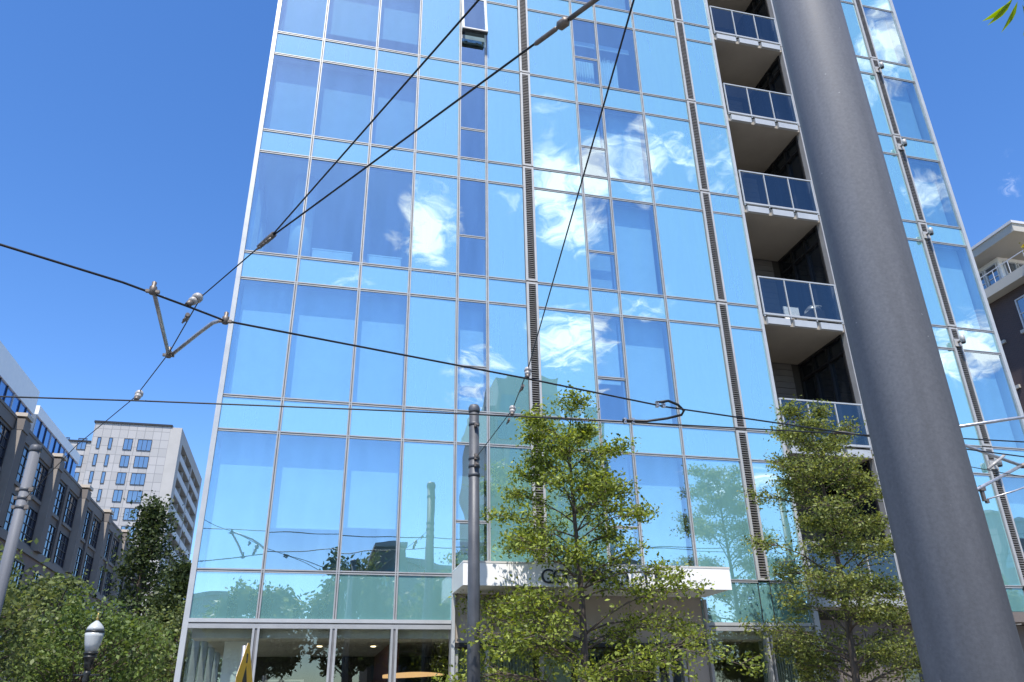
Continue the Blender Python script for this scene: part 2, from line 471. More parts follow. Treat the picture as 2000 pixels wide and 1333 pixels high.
# ------------------------------------------------------------------ mesh helpers
class MB:
    """Collects boxes, tubes and lathes; build() links them as one mesh object."""

    def __init__(self):
        self.v, self.f, self.mi, self.sm = [], [], [], []
        self.mats = []

    def _m(self, mat):
        if mat not in self.mats:
            self.mats.append(mat)
        return self.mats.index(mat)

    def quad(self, pts, mat=None):
        n = len(self.v)
        self.v += [tuple(p) for p in pts]
        self.f.append(tuple(range(n, n + len(pts))))
        self.mi.append(self._m(mat))
        self.sm.append(False)
        return self

    def box(self, x0, x1, y0, y1, z0, z1, mat=None, front=None):
        n = len(self.v)
        self.v += [(x, y, z) for z in (z0, z1) for y in (y0, y1) for x in (x0, x1)]
        fs = [(0, 1, 5, 4), (2, 0, 4, 6), (3, 2, 6, 7), (1, 3, 7, 5), (4, 5, 7, 6), (2, 3, 1, 0)]
        for i, q in enumerate(fs):
            self.f.append(tuple(n + k for k in q))
            self.mi.append(self._m(front if (i == 0 and front) else mat))
            self.sm.append(False)
        return self

    def tube(self, pts, rad, mat=None, sides=8, caps=True, smooth=True):
        pts = [Vector(p) for p in pts]
        if isinstance(rad, (int, float)):
            rad = [rad] * len(pts)
        n0 = len(self.v)
        ref = None
        for i, p in enumerate(pts):
            d = (pts[min(i + 1, len(pts) - 1)] - pts[max(i - 1, 0)]).normalized()
            if ref is None:
                a = Vector((0, 0, 1)) if abs(d.z) < 0.9 else Vector((1, 0, 0))
                ref = d.cross(a).normalized()
            ref = (ref - d * ref.dot(d)).normalized()
            b = d.cross(ref)
            for k in range(sides):
                t = 2 * math.pi * k / sides
                q = p + (ref * math.cos(t) + b * math.sin(t)) * rad[i]
                self.v.append(tuple(q))
        for i in range(len(pts) - 1):
            for k in range(sides):
                a0 = n0 + i * sides + k
                a1 = n0 + i * sides + (k + 1) % sides
                self.f.append((a0, a1, a1 + sides, a0 + sides))
                self.mi.append(self._m(mat))
                self.sm.append(smooth)
        if caps:
            self.f.append(tuple(n0 + k for k in range(sides))[::-1])
            self.f.append(tuple(n0 + (len(pts) - 1) * sides + k for k in range(sides)))
            self.mi += [self._m(mat)] * 2
            self.sm += [False] * 2
        return self

    def lathe(self, prof, mat=None, sides=16, origin=(0, 0, 0), axis=None, smooth=True):
        """prof: (radius, height) pairs along axis (default +Z)."""
        ax = Vector(axis or (0, 0, 1)).normalized()
        o = Vector(origin)
        a = Vector((0, 0, 1)) if abs(ax.z) < 0.9 else Vector((1, 0, 0))
        e1 = ax.cross(a).normalized()
        e2 = ax.cross(e1)
        n0 = len(self.v)
        for r, h in prof:
            for k in range(sides):
                t = 2 * math.pi * k / sides
                self.v.append(tuple(o + ax * h + (e1 * math.cos(t) + e2 * math.sin(t)) * r))
        for i in range(len(prof) - 1):
            for k in range(sides):
                a0 = n0 + i * sides + k
                a1 = n0 + i * sides + (k + 1) % sides
                self.f.append((a0, a1, a1 + sides, a0 + sides))
                self.mi.append(self._m(mat))
                self.sm.append(smooth)
        for i, rev in ((0, True), (len(prof) - 1, False)):
            ring = tuple(n0 + i * sides + k for k in range(sides))
            self.f.append(ring[::-1] if rev else ring)
            self.mi.append(self._m(mat))
            self.sm.append(False)
        return self

    def mesh(self, name):
        me = bpy.data.meshes.new(name)
        me.from_pydata(self.v, [], self.f)
        for m in self.mats:
            if m is not None:
                me.materials.append(m)
        me.polygons.foreach_set('material_index', self.mi)
        me.polygons.foreach_set('use_smooth', self.sm)
        me.update()
        return me

    def build(self, name, mat=None, parent=None):
        me = self.mesh(name)
        if mat is not None:
            me.materials.clear()
            me.materials.append(mat)
            me.polygons.foreach_set('material_index', [0] * len(me.polygons))
        return link(name, me, parent)


def link(name, data, parent=None, loc=None):
    o = bpy.data.objects.new(name, data)
    COL.objects.link(o)
    if parent is not None:
        o.parent = parent
    if loc is not None:
        o.location = loc
    return o


def tag(o, label, cat, group=None):
    o['label'] = label
    o['category'] = cat
    if group:
        o['group'] = group
    return o


def thing(name, label, cat, loc=(0, 0, 0), group=None):
    o = link(name, None, None, loc)
    o.empty_display_size = 0.3
    return tag(o, label, cat, group)


def structure(o):
    o['kind'] = 'structure'
    return o


def stuff(o):
    o['kind'] = 'stuff'
    return o


def copy_tree(o, parent=None):
    c = o.copy()
    COL.objects.link(c)
    c.parent = parent
    for ch in list(o.children):
        copy_tree(ch, c)
    return c


# ------------------------------------------------------------------ the setting: ground, road, pavements
structure(MB().quad([(-3000, -3000, -0.16), (3000, -3000, -0.16), (3000, 3000, -0.16), (-3000, 3000, -0.16)]).build('ground', M['ground']))
structure(MB().quad([(-140, -14.0, -0.13), (160, -14.0, -0.13), (160, -3.4, -0.13), (-140, -3.4, -0.13)]).build('road', M['asphalt']))
structure(MB().quad([(-14.0, -3.396, -0.126), (-4.0, -3.396, -0.126), (-4.0, 200, -0.126), (-14.0, 200, -0.126)]).build('side_road', M['asphalt']))
structure(MB().box(-3.6, 60, -3.1, 0.8, -0.155, 0.0).build('pavement', M['concrete']))
structure(MB().box(-3.6, 0.0, 0.805, 120, -0.155, -0.002).build('side_pavement', M['concrete']))
structure(MB().box(-60, 60, -24.0, -14.3, -0.155, 0.0).build('near_pavement', M['concrete']))
structure(MB().box(-3.9, 60, -3.38, -3.105, -0.15, 0.012).build('kerb', M['concrete']))
structure(MB().box(-60, 60, -14.295, -14.02, -0.15, 0.012).build('near_kerb', M['concrete']))
for yy in (-4.2, -5.6):
    structure(MB().box(-60, 80, yy - 0.035, yy + 0.035, -0.15, -0.118).build('tram_rail', M['rail']))
for i in range(12):
    x0 = -30 + i * 6
    structure(MB().quad([(x0, -9.06, -0.125), (x0 + 2.5, -9.06, -0.125), (x0 + 2.5, -8.94, -0.125), (x0, -8.94, -0.125)]).build('lane_marking', M['line_paint']))

# ------------------------------------------------------------------ the glass tower
U = 3.4
Z0 = 4.1587
ROWS = [(0.0, 0.792), (1.004, 1.804), (2.0, 2.814), (3.0, 3.718), (3.935, 4.666), (4.87, 5.598), (5.805, 6.533)]
ZB = [Z0 + b * U for b, t in ROWS] + [Z0 + 6.74 * U]
ZT = [Z0 + t * U for b, t in ROWS]
ZG = Z0 - 0.264 * U
ZROOF = Z0 + 6.95 * U
XL, XR = 0.0, 19.76
BX0, BX1, JX1 = 12.577, 14.93, 15.25
LW = 0.284
LOUV = [6.419, 11.371, 18.24]
# columns: (x0, x1, kind)  v = vision, s = spandrel, o = vision with an operable split
COLS = [(0.0, 1.194, 'v'), (1.194, 2.554, 'v'), (2.554, 3.663, 'v'), (3.663, 4.770, 's'), (4.770, 5.481, 'o'), (5.481, 6.419, 's'),
        (6.703, 8.024, 's'), (8.024, 8.772, 'o'), (8.772, 9.983, 'v'), (9.983, 11.371, 's'), (11.655, 12.577, 's'),
        (15.25, 16.75, 's'), (16.75, 18.24, 's'), (18.524, 19.76, 'v')]
tower = thing('glass_tower', 'tall blue mirrored glass apartment tower with a stack of recessed balconies', 'building')

pane_cache = {}


def pane(name, x0, x1, z0, z1, kind, y=0.0, tilt=0.0, sdir='front', jit=0.10):
    """One pane, hung on its own centre so that it can sit a hair out of true."""
    w, h = round(x1 - x0, 3), round(z1 - z0, 3)
    key = (w, h, kind, sdir)
    if key not in pane_cache:
        mb = MB()
        back = M['vision_back'] if kind in ('vision', 'shop', 'rail_glass') else M['gasket']
        if sdir == 'front':
            mb.box(-w / 2, w / 2, 0, 0.02, -h / 2, h / 2, back, M[kind])
        else:
            mb.quad([(0, w / 2, -h / 2), (0, -w / 2, -h / 2), (0, -w / 2, h / 2), (0, w / 2, h / 2)], M[kind])
            mb.quad([(0.02, -w / 2, -h / 2), (0.02, w / 2, -h / 2), (0.02, w / 2, h / 2), (0.02, -w / 2, h / 2)], back)
        pane_cache[key] = mb.mesh(name)
    if sdir == 'front':
        o = link(name, pane_cache[key], tower, ((x0 + x1) / 2, y, (z0 + z1) / 2))
    else:
        o = link(name, pane_cache[key], tower, (y, (x0 + x1) / 2, (z0 + z1) / 2))
    o.rotation_euler = (R(tilt + random.gauss(0, jit)), 0, R(random.gauss(0, jit)))
    return o


SPLIT = 0.39
GAP = 0.012
OPEN_SASH = None
for ci, (x0, x1, k) in enumerate(COLS):
    a, b = x0 + GAP, x1 - GAP
    if not (4.7 < (x0 + x1) / 2 < 10.0):
        if x1 <= 12.6:
            pane('spandrel_panel', a, b, ZG + GAP, ZB[0] - GAP, 'spandrel')
        else:
            pane('spandrel_panel', a, b, ZB[0] - 0.55, ZB[0] - GAP, 'spandrel')
    elif k == 's' and x0 > 9.9:
        pane('spandrel_panel', 10.09, b, ZG + GAP, ZB[0] - GAP, 'spandrel')
    for r in range(len(ROWS)):
        zb, zt = ZB[r] + GAP, ZT[r] - GAP
        if k == 's':
            pane('spandrel_panel', a, b, zb, zt, 'spandrel')
        elif k == 'v':
            pane('window_pane', a, b, zb, zt, 'vision')
        else:
            zs = ZB[r] + SPLIT * (ZT[r] - ZB[r])
            low_tilt = -1.6 if (r == 1 and x0 > 8) else 0.0
            if r == 4 and x0 < 5:
                OPEN_SASH = (a, b, zs, zt)
            else:
                pane('window_pane', a, b, zs + GAP, zt, 'vision')
            pane('window_pane', a, b, zb, zs - GAP, 'vision', tilt=low_tilt)
        nxt = ZB[r + 1]
        pane('spandrel_panel', a, b, ZT[r] + GAP, nxt - GAP, 'spandrel')
# strip right of the entrance wall (left half of that column sits behind the canopy end)
if True:
    pane('spandrel_panel', 10.09, 11.371 - GAP, ZG + GAP, ZB[0] - GAP, 'spandrel')
    pane('spandrel_panel', 11.655 - 0.27, 11.655 - GAP, ZG + GAP, ZB[0] - GAP, 'spandrel')


def vbar(x, z0, z1, w=0.066, mat=None, proud=0.03, name='mullion'):
    mb = MB()
    mb.box(x - w / 2, x + w / 2, -0.006, 0.11, z0, z1, M['gasket'])
    s = w * 0.36
    mb.box(x - w / 2, x - w / 2 + s, -proud, -0.0062, z0, z1, M['alu'])
    mb.box(x + w / 2 - s, x + w / 2, -proud, -0.0062, z0, z1, M['alu'])
    return mb.build(name, None, tower)


def hbar(x0, x1, z, h=0.062, proud=0.026, name='transom'):
    mb = MB()
    mb.box(x0, x1, -0.008, 0.10, z - h / 2, z + h / 2, M['gasket'])
    s = h * 0.36
    mb.box(x0, x1, -proud, -0.0082, z + h / 2 - s, z + h / 2, M['alu'])
    mb.box(x0, x1, -proud + 0.008, -0.0082, z - h / 2, z - h / 2 + s, M['alu'])
    return mb.build(name, None, tower)


ZTOP = ZROOF
for x in (1.194, 2.554, 3.663):
    vbar(x, 0.02, ZTOP)
vbar(4.770, ZB[0] - 0.02, ZTOP)
for x in (5.481, 8.024, 8.772, 9.983):
    vbar(x, ZB[0] + 0.06, ZTOP)
vbar(16.75, ZB[0] - 0.5, ZTOP)
MB().box(-0.06, 0.035, -0.05, 0.07, 0.0, ZTOP + 0.02).build('corner_post', M['alu_white'], tower)
MB().box(19.735, 19.84, -0.05, 0.07, 0.0, ZTOP + 0.02).build('corner_post', M['alu_white'], tower)
MB().box(BX0 - 0.045, BX0 + 0.03, -0.045, 0.12, ZB[0] - 0.6, ZTOP).build('corner_post', M['alu_white'], tower)
for seg in ((0.036, 6.418), (6.704, 11.370), (11.656, BX0 - 0.046), (JX1 + 0.001, 18.239), (18.525, 19.734)):
    for r in range(len(ROWS)):
        if r > 0 or seg[0] > 11.6 or seg[0] == 0.036:
            if r == 0 and seg[0] == 0.036:
                hbar(0.036, 4.76, ZB[0])
            else:
                hbar(seg[0], seg[1], ZB[r])
        hbar(seg[0], seg[1], ZT[r])
    hbar(seg[0], seg[1], ZB[-1])
hbar(10.02, 11.37, ZB[0])
for x0, x1 in ((4.812, 5.44), (8.066, 8.73)):
    for r in range(len(ROWS)):
        if r == 4 and x0 < 5:
            continue
        hbar(x0, x1, ZB[r] + SPLIT * (ZT[r] - ZB[r]), 0.06, 0.02, 'sash_rail')

# opened awning sash, hinged at its head
a, b, zs, zt = OPEN_SASH
sash = link('open_sash', None, tower, ((a + b) / 2, -0.035, zt))
w, h = b - a, zt - zs
fr = MB()
fr.box(-w / 2 - 0.01, -w / 2 + 0.05, -0.03, 0.04, -h, 0)
fr.box(w / 2 - 0.05, w / 2 + 0.01, -0.03, 0.04, -h, 0)
fr.box(-w / 2 + 0.0501, w / 2 - 0.0501, -0.028, 0.038, -h, -h + 0.07)
fr.box(-w / 2 + 0.0501, w / 2 - 0.0501, -0.028, 0.038, -0.05, 0)
link('sash_frame', fr.build('sash_frame', M['alu_white']).data, sash)
bpy.data.objects.remove(bpy.data.objects['sash_frame'])
MB().box(-w / 2 + 0.051, w / 2 - 0.051, -0.012, 0.008, -h + 0.071, -0.051, M['vision_back'], M['vision']).build('pane', None, sash)
MB().box(-w / 2 - 0.006, w / 2 + 0.006, -0.05, 0.05, -h - 0.045, -h - 0.0).build('bottom_gasket', M['dark_frame'], sash)
MB().box(-0.2, -0.12, 0.0, 0.03, -h + 0.07, -h + 0.11).box(0.12, 0.2, 0.0, 0.03, -h + 0.07, -h + 0.11).build('handle', M['dark_frame'], sash)
sash.rotation_euler = (R(-9), 0, 0)
MB().box(a - 0.01, b + 0.01, 0.0, 0.1, zs - 0.05, zs + 0.09).build('sash_sill', M['alu'], tower)
MB().box(a, b, 0.05, 0.09, zs + 0.1, zs + 0.34).build('insect_screen', M['dark'], tower)

# louvred strips
slat_mesh = {}
for lx in LOUV:
    x0, x1 = lx + 0.002, lx + LW - 0.002
    lo = ZB[0] if lx > 11 else ZB[0] + 0.06
    brk = [lo] + ZB[1:]
    for i in range(len(brk) - 1):
        z0, z1 = brk[i] + 0.02, brk[i + 1] - 0.02
        mb = MB()
        e = 0.052
        mb.box(x0, x0 + e, -0.05, 0.06, z0, z1, M['louver_frame'])
        mb.box(x0 + e - 0.018, x0 + e, -0.056, -0.0502, z0, z1, M['alu_white'])
        mb.box(x1 - e, x1, -0.05, 0.06, z0, z1, M['louver_frame'])
        mb.box(x1 - e, x1 - e + 0.018, -0.056, -0.0502, z0, z1, M['alu_white'])
        mb.box(x0 + e + 0.001, x1 - e - 0.001, -0.046, 0.06, z1 - 0.05, z1, M['louver_frame'])
        mb.box(x0 + e + 0.001, x1 - e - 0.001, -0.046, 0.06, z0, z0 + 0.05, M['louver_frame'])
        mb.box(x0, x1, 0.0605, 0.07, z0, z1, M['dark'])
        lv = mb.build('louver', None, tower)
        key = (round(z1 - z0, 3))
        if key not in slat_mesh:
            sm = MB()
            n = int((z1 - z0 - 0.1) / 0.055)
            for j in range(n):
                zc = 0.05 + (j + 0.5) * (z1 - z0 - 0.1) / n
                wv = x1 - x0 - 2 * e - 0.002
                sm.quad([(0, -0.03, zc - 0.002), (wv, -0.03, zc - 0.002), (wv, 0.03, zc + 0.022), (0, 0.03, zc + 0.022)])
                sm.quad([(0, -0.03, zc - 0.02), (wv, -0.03, zc - 0.02), (wv, -0.03, zc - 0.0021), (0, -0.03, zc - 0.0021)])
                sm.quad([(wv, -0.03, zc - 0.02), (0, -0.03, zc - 0.02), (0, 0.03, zc + 0.014), (wv, 0.03, zc + 0.014)])
            me = sm.mesh('slats')
            me.materials.append(M['slat'])
            slat_mesh[key] = me
        s = stuff(link('slats', slat_mesh[key], lv, (x0 + e + 0.001, -0.018, z0)))

# wall lamps on the right-hand louvre
for i, zc in enumerate((7.10, 10.48, 13.90, 17.09, 20.21)):
    names = ['lowest wall lamp on the right-hand louvre strip', 'second wall lamp from the bottom on the right-hand louvre strip',
             'third wall lamp from the bottom on the right-hand louvre strip', 'fourth wall lamp from the bottom on the right-hand louvre strip',
             'topmost wall lamp on the right-hand louvre strip, near the frame edge']
    t = thing('wall_lamp', names[i], 'lamp', (18.38, -0.056, zc), 'wall lamps on the louvre strip')
    MB().box(-0.11, 0.11, -0.03, 0.0, -0.12, 0.10).build('back_plate', M['louver_frame'], t)
    MB().tube([(0, -0.03, 0), (0, -0.13, 0)], 0.03, None, 10).build('arm', M['hardware'], t)
    MB().lathe([(0.0, -0.10), (0.062, -0.095), (0.066, 0.08), (0.045, 0.10), (0, 0.105)], None, 14, (0, -0.19, 0.02)).build('shade', M['jamb'], t)
    MB().lathe([(0.0, -0.13), (0.05, -0.125), (0.055, -0.10)], None, 14, (0, -0.19, 0.02)).build('lens', M['dark_frame'], t)

# balconies
SLABS = []
for r in range(len(ROWS)):
    zsof = ZB[r] - 0.50
    ztop = ZB[r] + 0.87
    zfl = ZB[r] - 0.28
    bal = MB().box(BX0 + 0.035, BX1 - 0.002, -0.03, 2.095, zsof, zfl).build('balcony', M['balc_soffit'], tower)
    n = 3
    x0, x1 = BX0 + 0.05, BX1 - 0.03
    pw = (x1 - x0) / n
    MB().box(x0, x1, -0.10, -0.05, ztop - 0.035, ztop).build('handrail', M['alu_white'], bal)
    MB().box(x0, x1, -0.105, -0.05, zfl + 0.03, zfl + 0.08).build('bottom_rail', M['alu_white'], bal)
    for i in range(n + 1):
        xx = min(max(x0 + i * pw, x0 + 0.02), x1 - 0.02)
        MB().box(xx - 0.014, xx + 0.014, -0.095, -0.055, zfl - 0.02, ztop - 0.0352).build('post', M['alu_white'], bal)
    for i in range(n):
        pmb = MB().box(x0 + i * pw + 0.03, x0 + (i + 1) * pw - 0.03, -0.082, -0.07, zfl + 0.081, ztop - 0.036, M['vision_back'], M['rail_glass'])
        pmb.build('glass_panel', None, bal)
        MB().box(x0 + i * pw + 0.06, x0 + (i + 1) * pw - 0.06, -0.12, -0.032, zsof - 0.012, zfl - 0.05).build('edge_plate', M['alu_white'], bal)
    # recess: back wall of planks, right wall of dark sliding doors
    zt2 = (ZT[r] + 0.06) if r < len(ROWS) else ZTOP
    ztop_wall = ZB[r + 1] - 0.50
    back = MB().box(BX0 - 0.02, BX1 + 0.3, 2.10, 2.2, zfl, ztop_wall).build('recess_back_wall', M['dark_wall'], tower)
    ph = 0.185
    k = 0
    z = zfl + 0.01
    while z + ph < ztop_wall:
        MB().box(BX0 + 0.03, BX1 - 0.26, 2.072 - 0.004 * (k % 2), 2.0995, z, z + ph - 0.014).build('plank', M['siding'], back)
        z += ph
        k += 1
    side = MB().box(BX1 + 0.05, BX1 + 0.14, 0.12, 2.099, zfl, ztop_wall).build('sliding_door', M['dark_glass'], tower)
    fmb = MB()
    for yy in (0.12, 0.78, 1.42, 2.03):
        fmb.box(BX1 - 0.03, BX1 + 0.049, yy, yy + 0.06, zfl, ztop_wall - 0.061)
    fmb.box(BX1 - 0.035, BX1 + 0.049, 0.12, 2.095, ztop_wall - 0.06, ztop_wall)
    fmb.box(BX1 - 0.033, BX1 + 0.049, 0.12, 2.095, ztop_wall - 0.52, ztop_wall - 0.46)
    fmb.build('door_frame', M['dark_frame'], side)
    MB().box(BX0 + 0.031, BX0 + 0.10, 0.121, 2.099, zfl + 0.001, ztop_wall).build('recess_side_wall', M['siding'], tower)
jb = MB()
jb.box(BX1, JX1 - 0.05, -0.06, 0.119, ZB[0] - 0.6, ZTOP, M['jamb'])
jb.box(JX1 - 0.049, JX1, -0.075, 0.119, ZB[0] - 0.6, ZTOP, M['alu_white'])
jb.build('jamb', None, tower)
for zc in ZB:
    MB().box(BX1 + 0.002, JX1 - 0.052, -0.066, -0.0605, zc - 0.30, zc - 0.285).build('jamb_joint', M['gasket'], tower)

# floor plates, ceilings, partitions
for r in range(len(ROWS) + 1):
    z1 = ZB[r] - 0.06
    z0 = (ZT[r - 1] + 0.05) if r else ZB[0] - 0.5
    mb = MB()
    mb.box(0.08, BX0 - 0.05, 0.12, 18, z0, z1)
    mb.box(BX0 - 0.0499, JX1 - 0.01, 2.21, 18, z0, z1)
    mb.box(JX1 - 0.0099, XR - 0.05, 0.12, 18, z0, z1)
    mb.build('floor_plate', M['ceil'], tower)
for r in range(len(ROWS)):
    z0, z1 = ZB[r] - 0.06, ZT[r] + 0.05
    mb = MB()
    mb.box(0.3, 19.4, 6.0, 6.2, z0, z1)
    for px in (3.70, 5.60, 6.60, 11.5):
        mb.box(px, px + 0.12, 0.13, 5.999, z0, z1)
    mb.box(BX0 - 0.12, BX0 - 0.021, 0.13, 5.998, z0, z1)
    mb.box(18.2, 18.35, 0.13, 5.999, z0, z1)
    mb.build('partition', M['plaster'], tower)
MB().box(0.0, XR, 0.12, 18.2, ZTOP - 0.3, ZTOP).build('roof', M['concrete'], tower)
MB().box(XR - 0.045, XR, 0.075, 18.2, 0, ZTOP - 0.301).build('side_wall', M['jamb'], tower)
MB().box(0.0, XR - 0.046, 18.0, 18.2, 0, ZTOP - 0.301).build('rear_wall', M['jamb'], tower)
# left flank: glazed in the same rhythm
YS = [0.075, 1.5, 3.0, 4.5, 6.0, 9.0, 12.0, 15.0, 17.99]
for r in range(len(ROWS)):
    for i in range(len(YS) - 1):
        pane('window_pane' if i < 4 else 'spandrel_panel', YS[i] + GAP, YS[i + 1] - GAP, ZB[r] + GAP, ZT[r] - GAP, 'vision' if i < 4 else 'spandrel', 0.0, 0, 'side', 0.02)
        pane('spandrel_panel', YS[i] + GAP, YS[i + 1] - GAP, ZT[r] + GAP, ZB[r + 1] - GAP, 'spandrel', 0.0, 0, 'side', 0.02)
for i in range(len(YS) - 1):
    pane('spandrel_panel', YS[i] + GAP, YS[i + 1] - GAP, ZG + GAP, ZB[0] - GAP, 'spandrel', 0.0, 0, 'side', 0.02)
    pane('shop_pane', YS[i] + GAP, YS[i + 1] - GAP, 0.1, ZG - GAP, 'shop', 0.0, 0, 'side', 0.02)
for y in YS[1:]:
    MB().box(-0.03, 0.10, y - 0.04, y + 0.04, 0.0, ZTOP).build('side_mullion', M['alu'], tower)
for r in range(len(ROWS)):
    for z in (ZB[r], ZT[r]):
        MB().box(-0.024, 0.09, 0.071, 17.99, z - 0.035, z + 0.035).build('side_transom', M['alu'], tower)
MB().box(-0.028, 0.10, 0.071, 17.99, ZG - 0.07, ZG + 0.07).build('side_transom', M['alu'], tower)


# blinds behind the vision glass: (column range, storey, drop as a share of the window, material)
def blind(x0, x1, r, drop, mat='blind', y=0.30, ztop=None):
    zt = ztop if ztop is not None else ZT[r] + 0.04
    zb = ZT[r] - drop * (ZT[r] - ZB[r])
    MB().box(x0 + 0.03, x1 - 0.03, y, y + 0.012, zb + 0.03, zt).box(x0 + 0.03, x1 - 0.03, y - 0.006, y + 0.018, zb, zb + 0.0299).build('blind', M[mat], tower)


V = {0: (0.07, 1.194), 1: (1.194, 2.554), 2: (2.554, 3.663), 4: (4.770, 5.481), 7: (8.024, 8.772), 8: (8.772, 9.983), 13: (18.524, 19.70)}
for r, cfg in {
    0: {0: (1.0, 'blind'), 1: (0.68, 'blind'), 2: (0.66, 'blind'), 4: (0.9, 'blind'), 7: (0.8, 'blind'), 8: (0.95, 'blind'), 13: (0.55, 'blind')},
    1: {0: (1.0, 'blind'), 1: (1.0, 'blind'), 2: (1.0, 'blind'), 4: (0.95, 'blind'), 7: (0.62, 'blind'), 8: (1.0, 'blind'), 13: (1.0, 'blind_grey')},
    2: {7: (1.0, 'blind_grey'), 8: (1.0, 'blind'), 13: (1.0, 'blind')},
    3: {0: (1.0, 'blind_grey'), 1: (1.0, 'blind_grey'), 2: (1.0, 'blind_grey'), 7: (0.55, 'blind'), 8: (1.0, 'blind'), 13: (1.0, 'blind_grey')},
    4: {0: (1.0, 'blind_grey'), 1: (0.78, 'blind_grey'), 2: (0.72, 'blind_grey'), 13: (1.0, 'blind_grey')},
    5: {0: (1.0, 'blind'), 1: (0.5, 'blind'), 8: (1.0, 'blind_grey'), 13: (0.9, 'blind')},
    6: {0: (1.0, 'blind'), 2: (0.7, 'blind'), 8: (0.6, 'blind')},
}.items():
    for c, (d, m) in cfg.items():
        blind(V[c][0], V[c][1], r, d, m)
# white sheers with a ragged hem, fifth storey
for (x0, x1, z0a, z1a) in ((8.07, 8.72, 17.60, 18.95), (8.83, 9.45, 17.58, 19.0)):
    n = 60
    mb = MB()
    for i in range(n):
        xa, xb = x0 + (x1 - x0) * i / n, x0 + (x1 - x0) * (i + 1) / n
        ya, yb = 0.30 + 0.035 * math.sin(i * 0.9), 0.30 + 0.035 * math.sin((i + 1) * 0.9)
        top = z1a - 0.12 * abs(math.sin(i * 1.7)) - 0.1 * random.random()
        mb.quad([(xa, ya, z0a), (xb, yb, z0a), (xb, yb, top), (xa, ya, top)])
    mb.build('curtain', M['curtain'], tower)
MB().box(8.07, 9.9, 0.33, 0.36, 19.32, 19.50).build('curtain_pelmet', M['curtain'], tower)
# third-storey room: round column and two low white cabinets by the glass
MB().tube([(1.12, 1.0, ZB[2] - 0.06), (1.12, 1.0, ZT[2] + 0.05)], 0.26, None, 24).build('column', M['white'], tower)
for nm, x0, x1, y0, lab in (('cabinet', 1.45, 2.35, 0.5, 'low white cabinet behind the second window of the fourth storey'),
                            ('cabinet', 2.72, 3.50, 0.5, 'low white cabinet behind the third window of the fourth storey')):
    t = thing(nm, lab, 'cabinet', ((x0 + x1) / 2, y0, ZB[2] - 0.06), 'cabinets behind the fourth-storey glass')
    w = (x1 - x0) / 2
    MB().box(-w, w, 0.02, 0.42, 0, 0.62).build('carcass', M['white'], t)
    MB().box(-w - 0.02, w + 0.02, 0.0, 0.44, 0.621, 0.65).build('top', M['blind'], t)
    for i in (-1, 1):
        MB().box(min(0.01 * i, i * (w - 0.02)), max(0.01 * i, i * (w - 0.02)), 0.0, 0.0195, 0.03, 0.60).build('door', M['blind'], t)

# ------------------------------------------------------------------ ground floor of the tower
for i, (x0, x1) in enumerate(((0.04, 1.194), (1.194, 2.554), (2.554, 3.663), (3.663, 4.74))):
    pane('shop_pane', x0 + 0.05, x1 - 0.05, 0.12, ZG - 0.10, 'shop', 0.02, 0, 'front', 0.06)
pane('shop_pane', 10.10, 11.36, 0.12, ZG - 0.10, 'shop', 0.02, 0, 'front', 0.06)
pane('shop_pane', 11.48, 12.50, 0.12, ZG - 0.10, 'shop', 0.02, 0, 'front', 0.06)
for x0, x1 in ((0.036, 4.73), (10.085, 12.53)):
    mb = MB()
    mb.box(x0, x1, -0.055, 0.10, ZG - 0.01, ZG + 0.055, M['alu_white'])
    mb.box(x0, x1, -0.03, 0.10, ZG - 0.035, ZG - 0.0101, M['gasket'])
    mb.box(x0, x1, -0.05, 0.10, ZG - 0.11, ZG - 0.0351, M['alu'])
    mb.build('storefront_head', None, tower)
    MB().box(x0, x1, -0.04, 0.10, 0.0, 0.12).build('storefront_sill', M['alu'], tower)
for x in (1.194, 2.554, 3.663, 11.42):
    mb = MB()
    for dx in (-0.062, 0.022):
        mb.box(x + dx, x + dx + 0.04, -0.065, 0.12, 0.0, ZG - 0.111, M['alu'])
    mb.box(x - 0.0219, x + 0.0219, -0.035, 0.12, 0.0, ZG - 0.111, M['gasket'])
    mb.build('storefront_mullion', None, tower)
MB().box(4.735, 4.80, -0.075, 0.20, 0.0, ZB[0] + 0.02).build('entrance_post', M['alu_white'], tower)
MB().box(10.02, 10.08, -0.07, 0.20, 0.0, ZG + 0.5).build('entrance_post', M['jamb'], tower)
MB().box(12.535, 12.66, -0.075, 0.14, 0.0, ZB[0] - 0.05).build('entrance_post', M['alu_white'], tower)
# lobby interior
MB().box(0.1, 12.5, 0.13, 9, 3.16, 3.30).build('lobby_ceiling', M['lobby_ceil'], tower)
MB().box(0.1, 12.5, 0.13, 0.75, 3.0, 3.159).build('ceiling_drop', M['lobby_ceil'], tower)
MB().box(0.1, 19.6, 0.13, 17.9, -0.05, 0.02).build('lobby_floor', M['floor_int'], tower)
MB().box(0.1, 12.5, 7.0, 7.2, 0.021, 3.159).build('lobby_wall', M['dark_wall'], tower)
MB().box(3.9, 4.1, 3.0, 6.99, 0.021, 3.159).build('lobby_partition', M['red_wall'], tower)
MB().box(10.03, 10.12, 0.21, 6.99, 0.021, 3.159).build('lobby_partition', M['dark_wall'], tower)
MB().box(0.62, 1.06, 0.78, 1.25, 0.021, 2.999).build('lobby_column', M['plaster'], tower)
for (x, y) in ((1.9, 2.2), (3.1, 2.2), (4.5, 2.2), (2.4, 3.8), (3.6, 3.8)):
    dl = MB().lathe([(0.0, 0.0), (0.05, 0.0), (0.06, 0.012)], None, 12, (x, y, 3.146)).build('downlight', M['glow'], tower)
t = thing('pendant_lamp', 'long curved orange pendant lamp glowing inside the lobby glass', 'lamp', (4.25, 1.5, 2.42))
mb = MB()
pts = [(-0.62 + 1.24 * i / 14, 0.0, 0.035 * math.sin(i / 14 * 2.2) - 0.012) for i in range(15)]
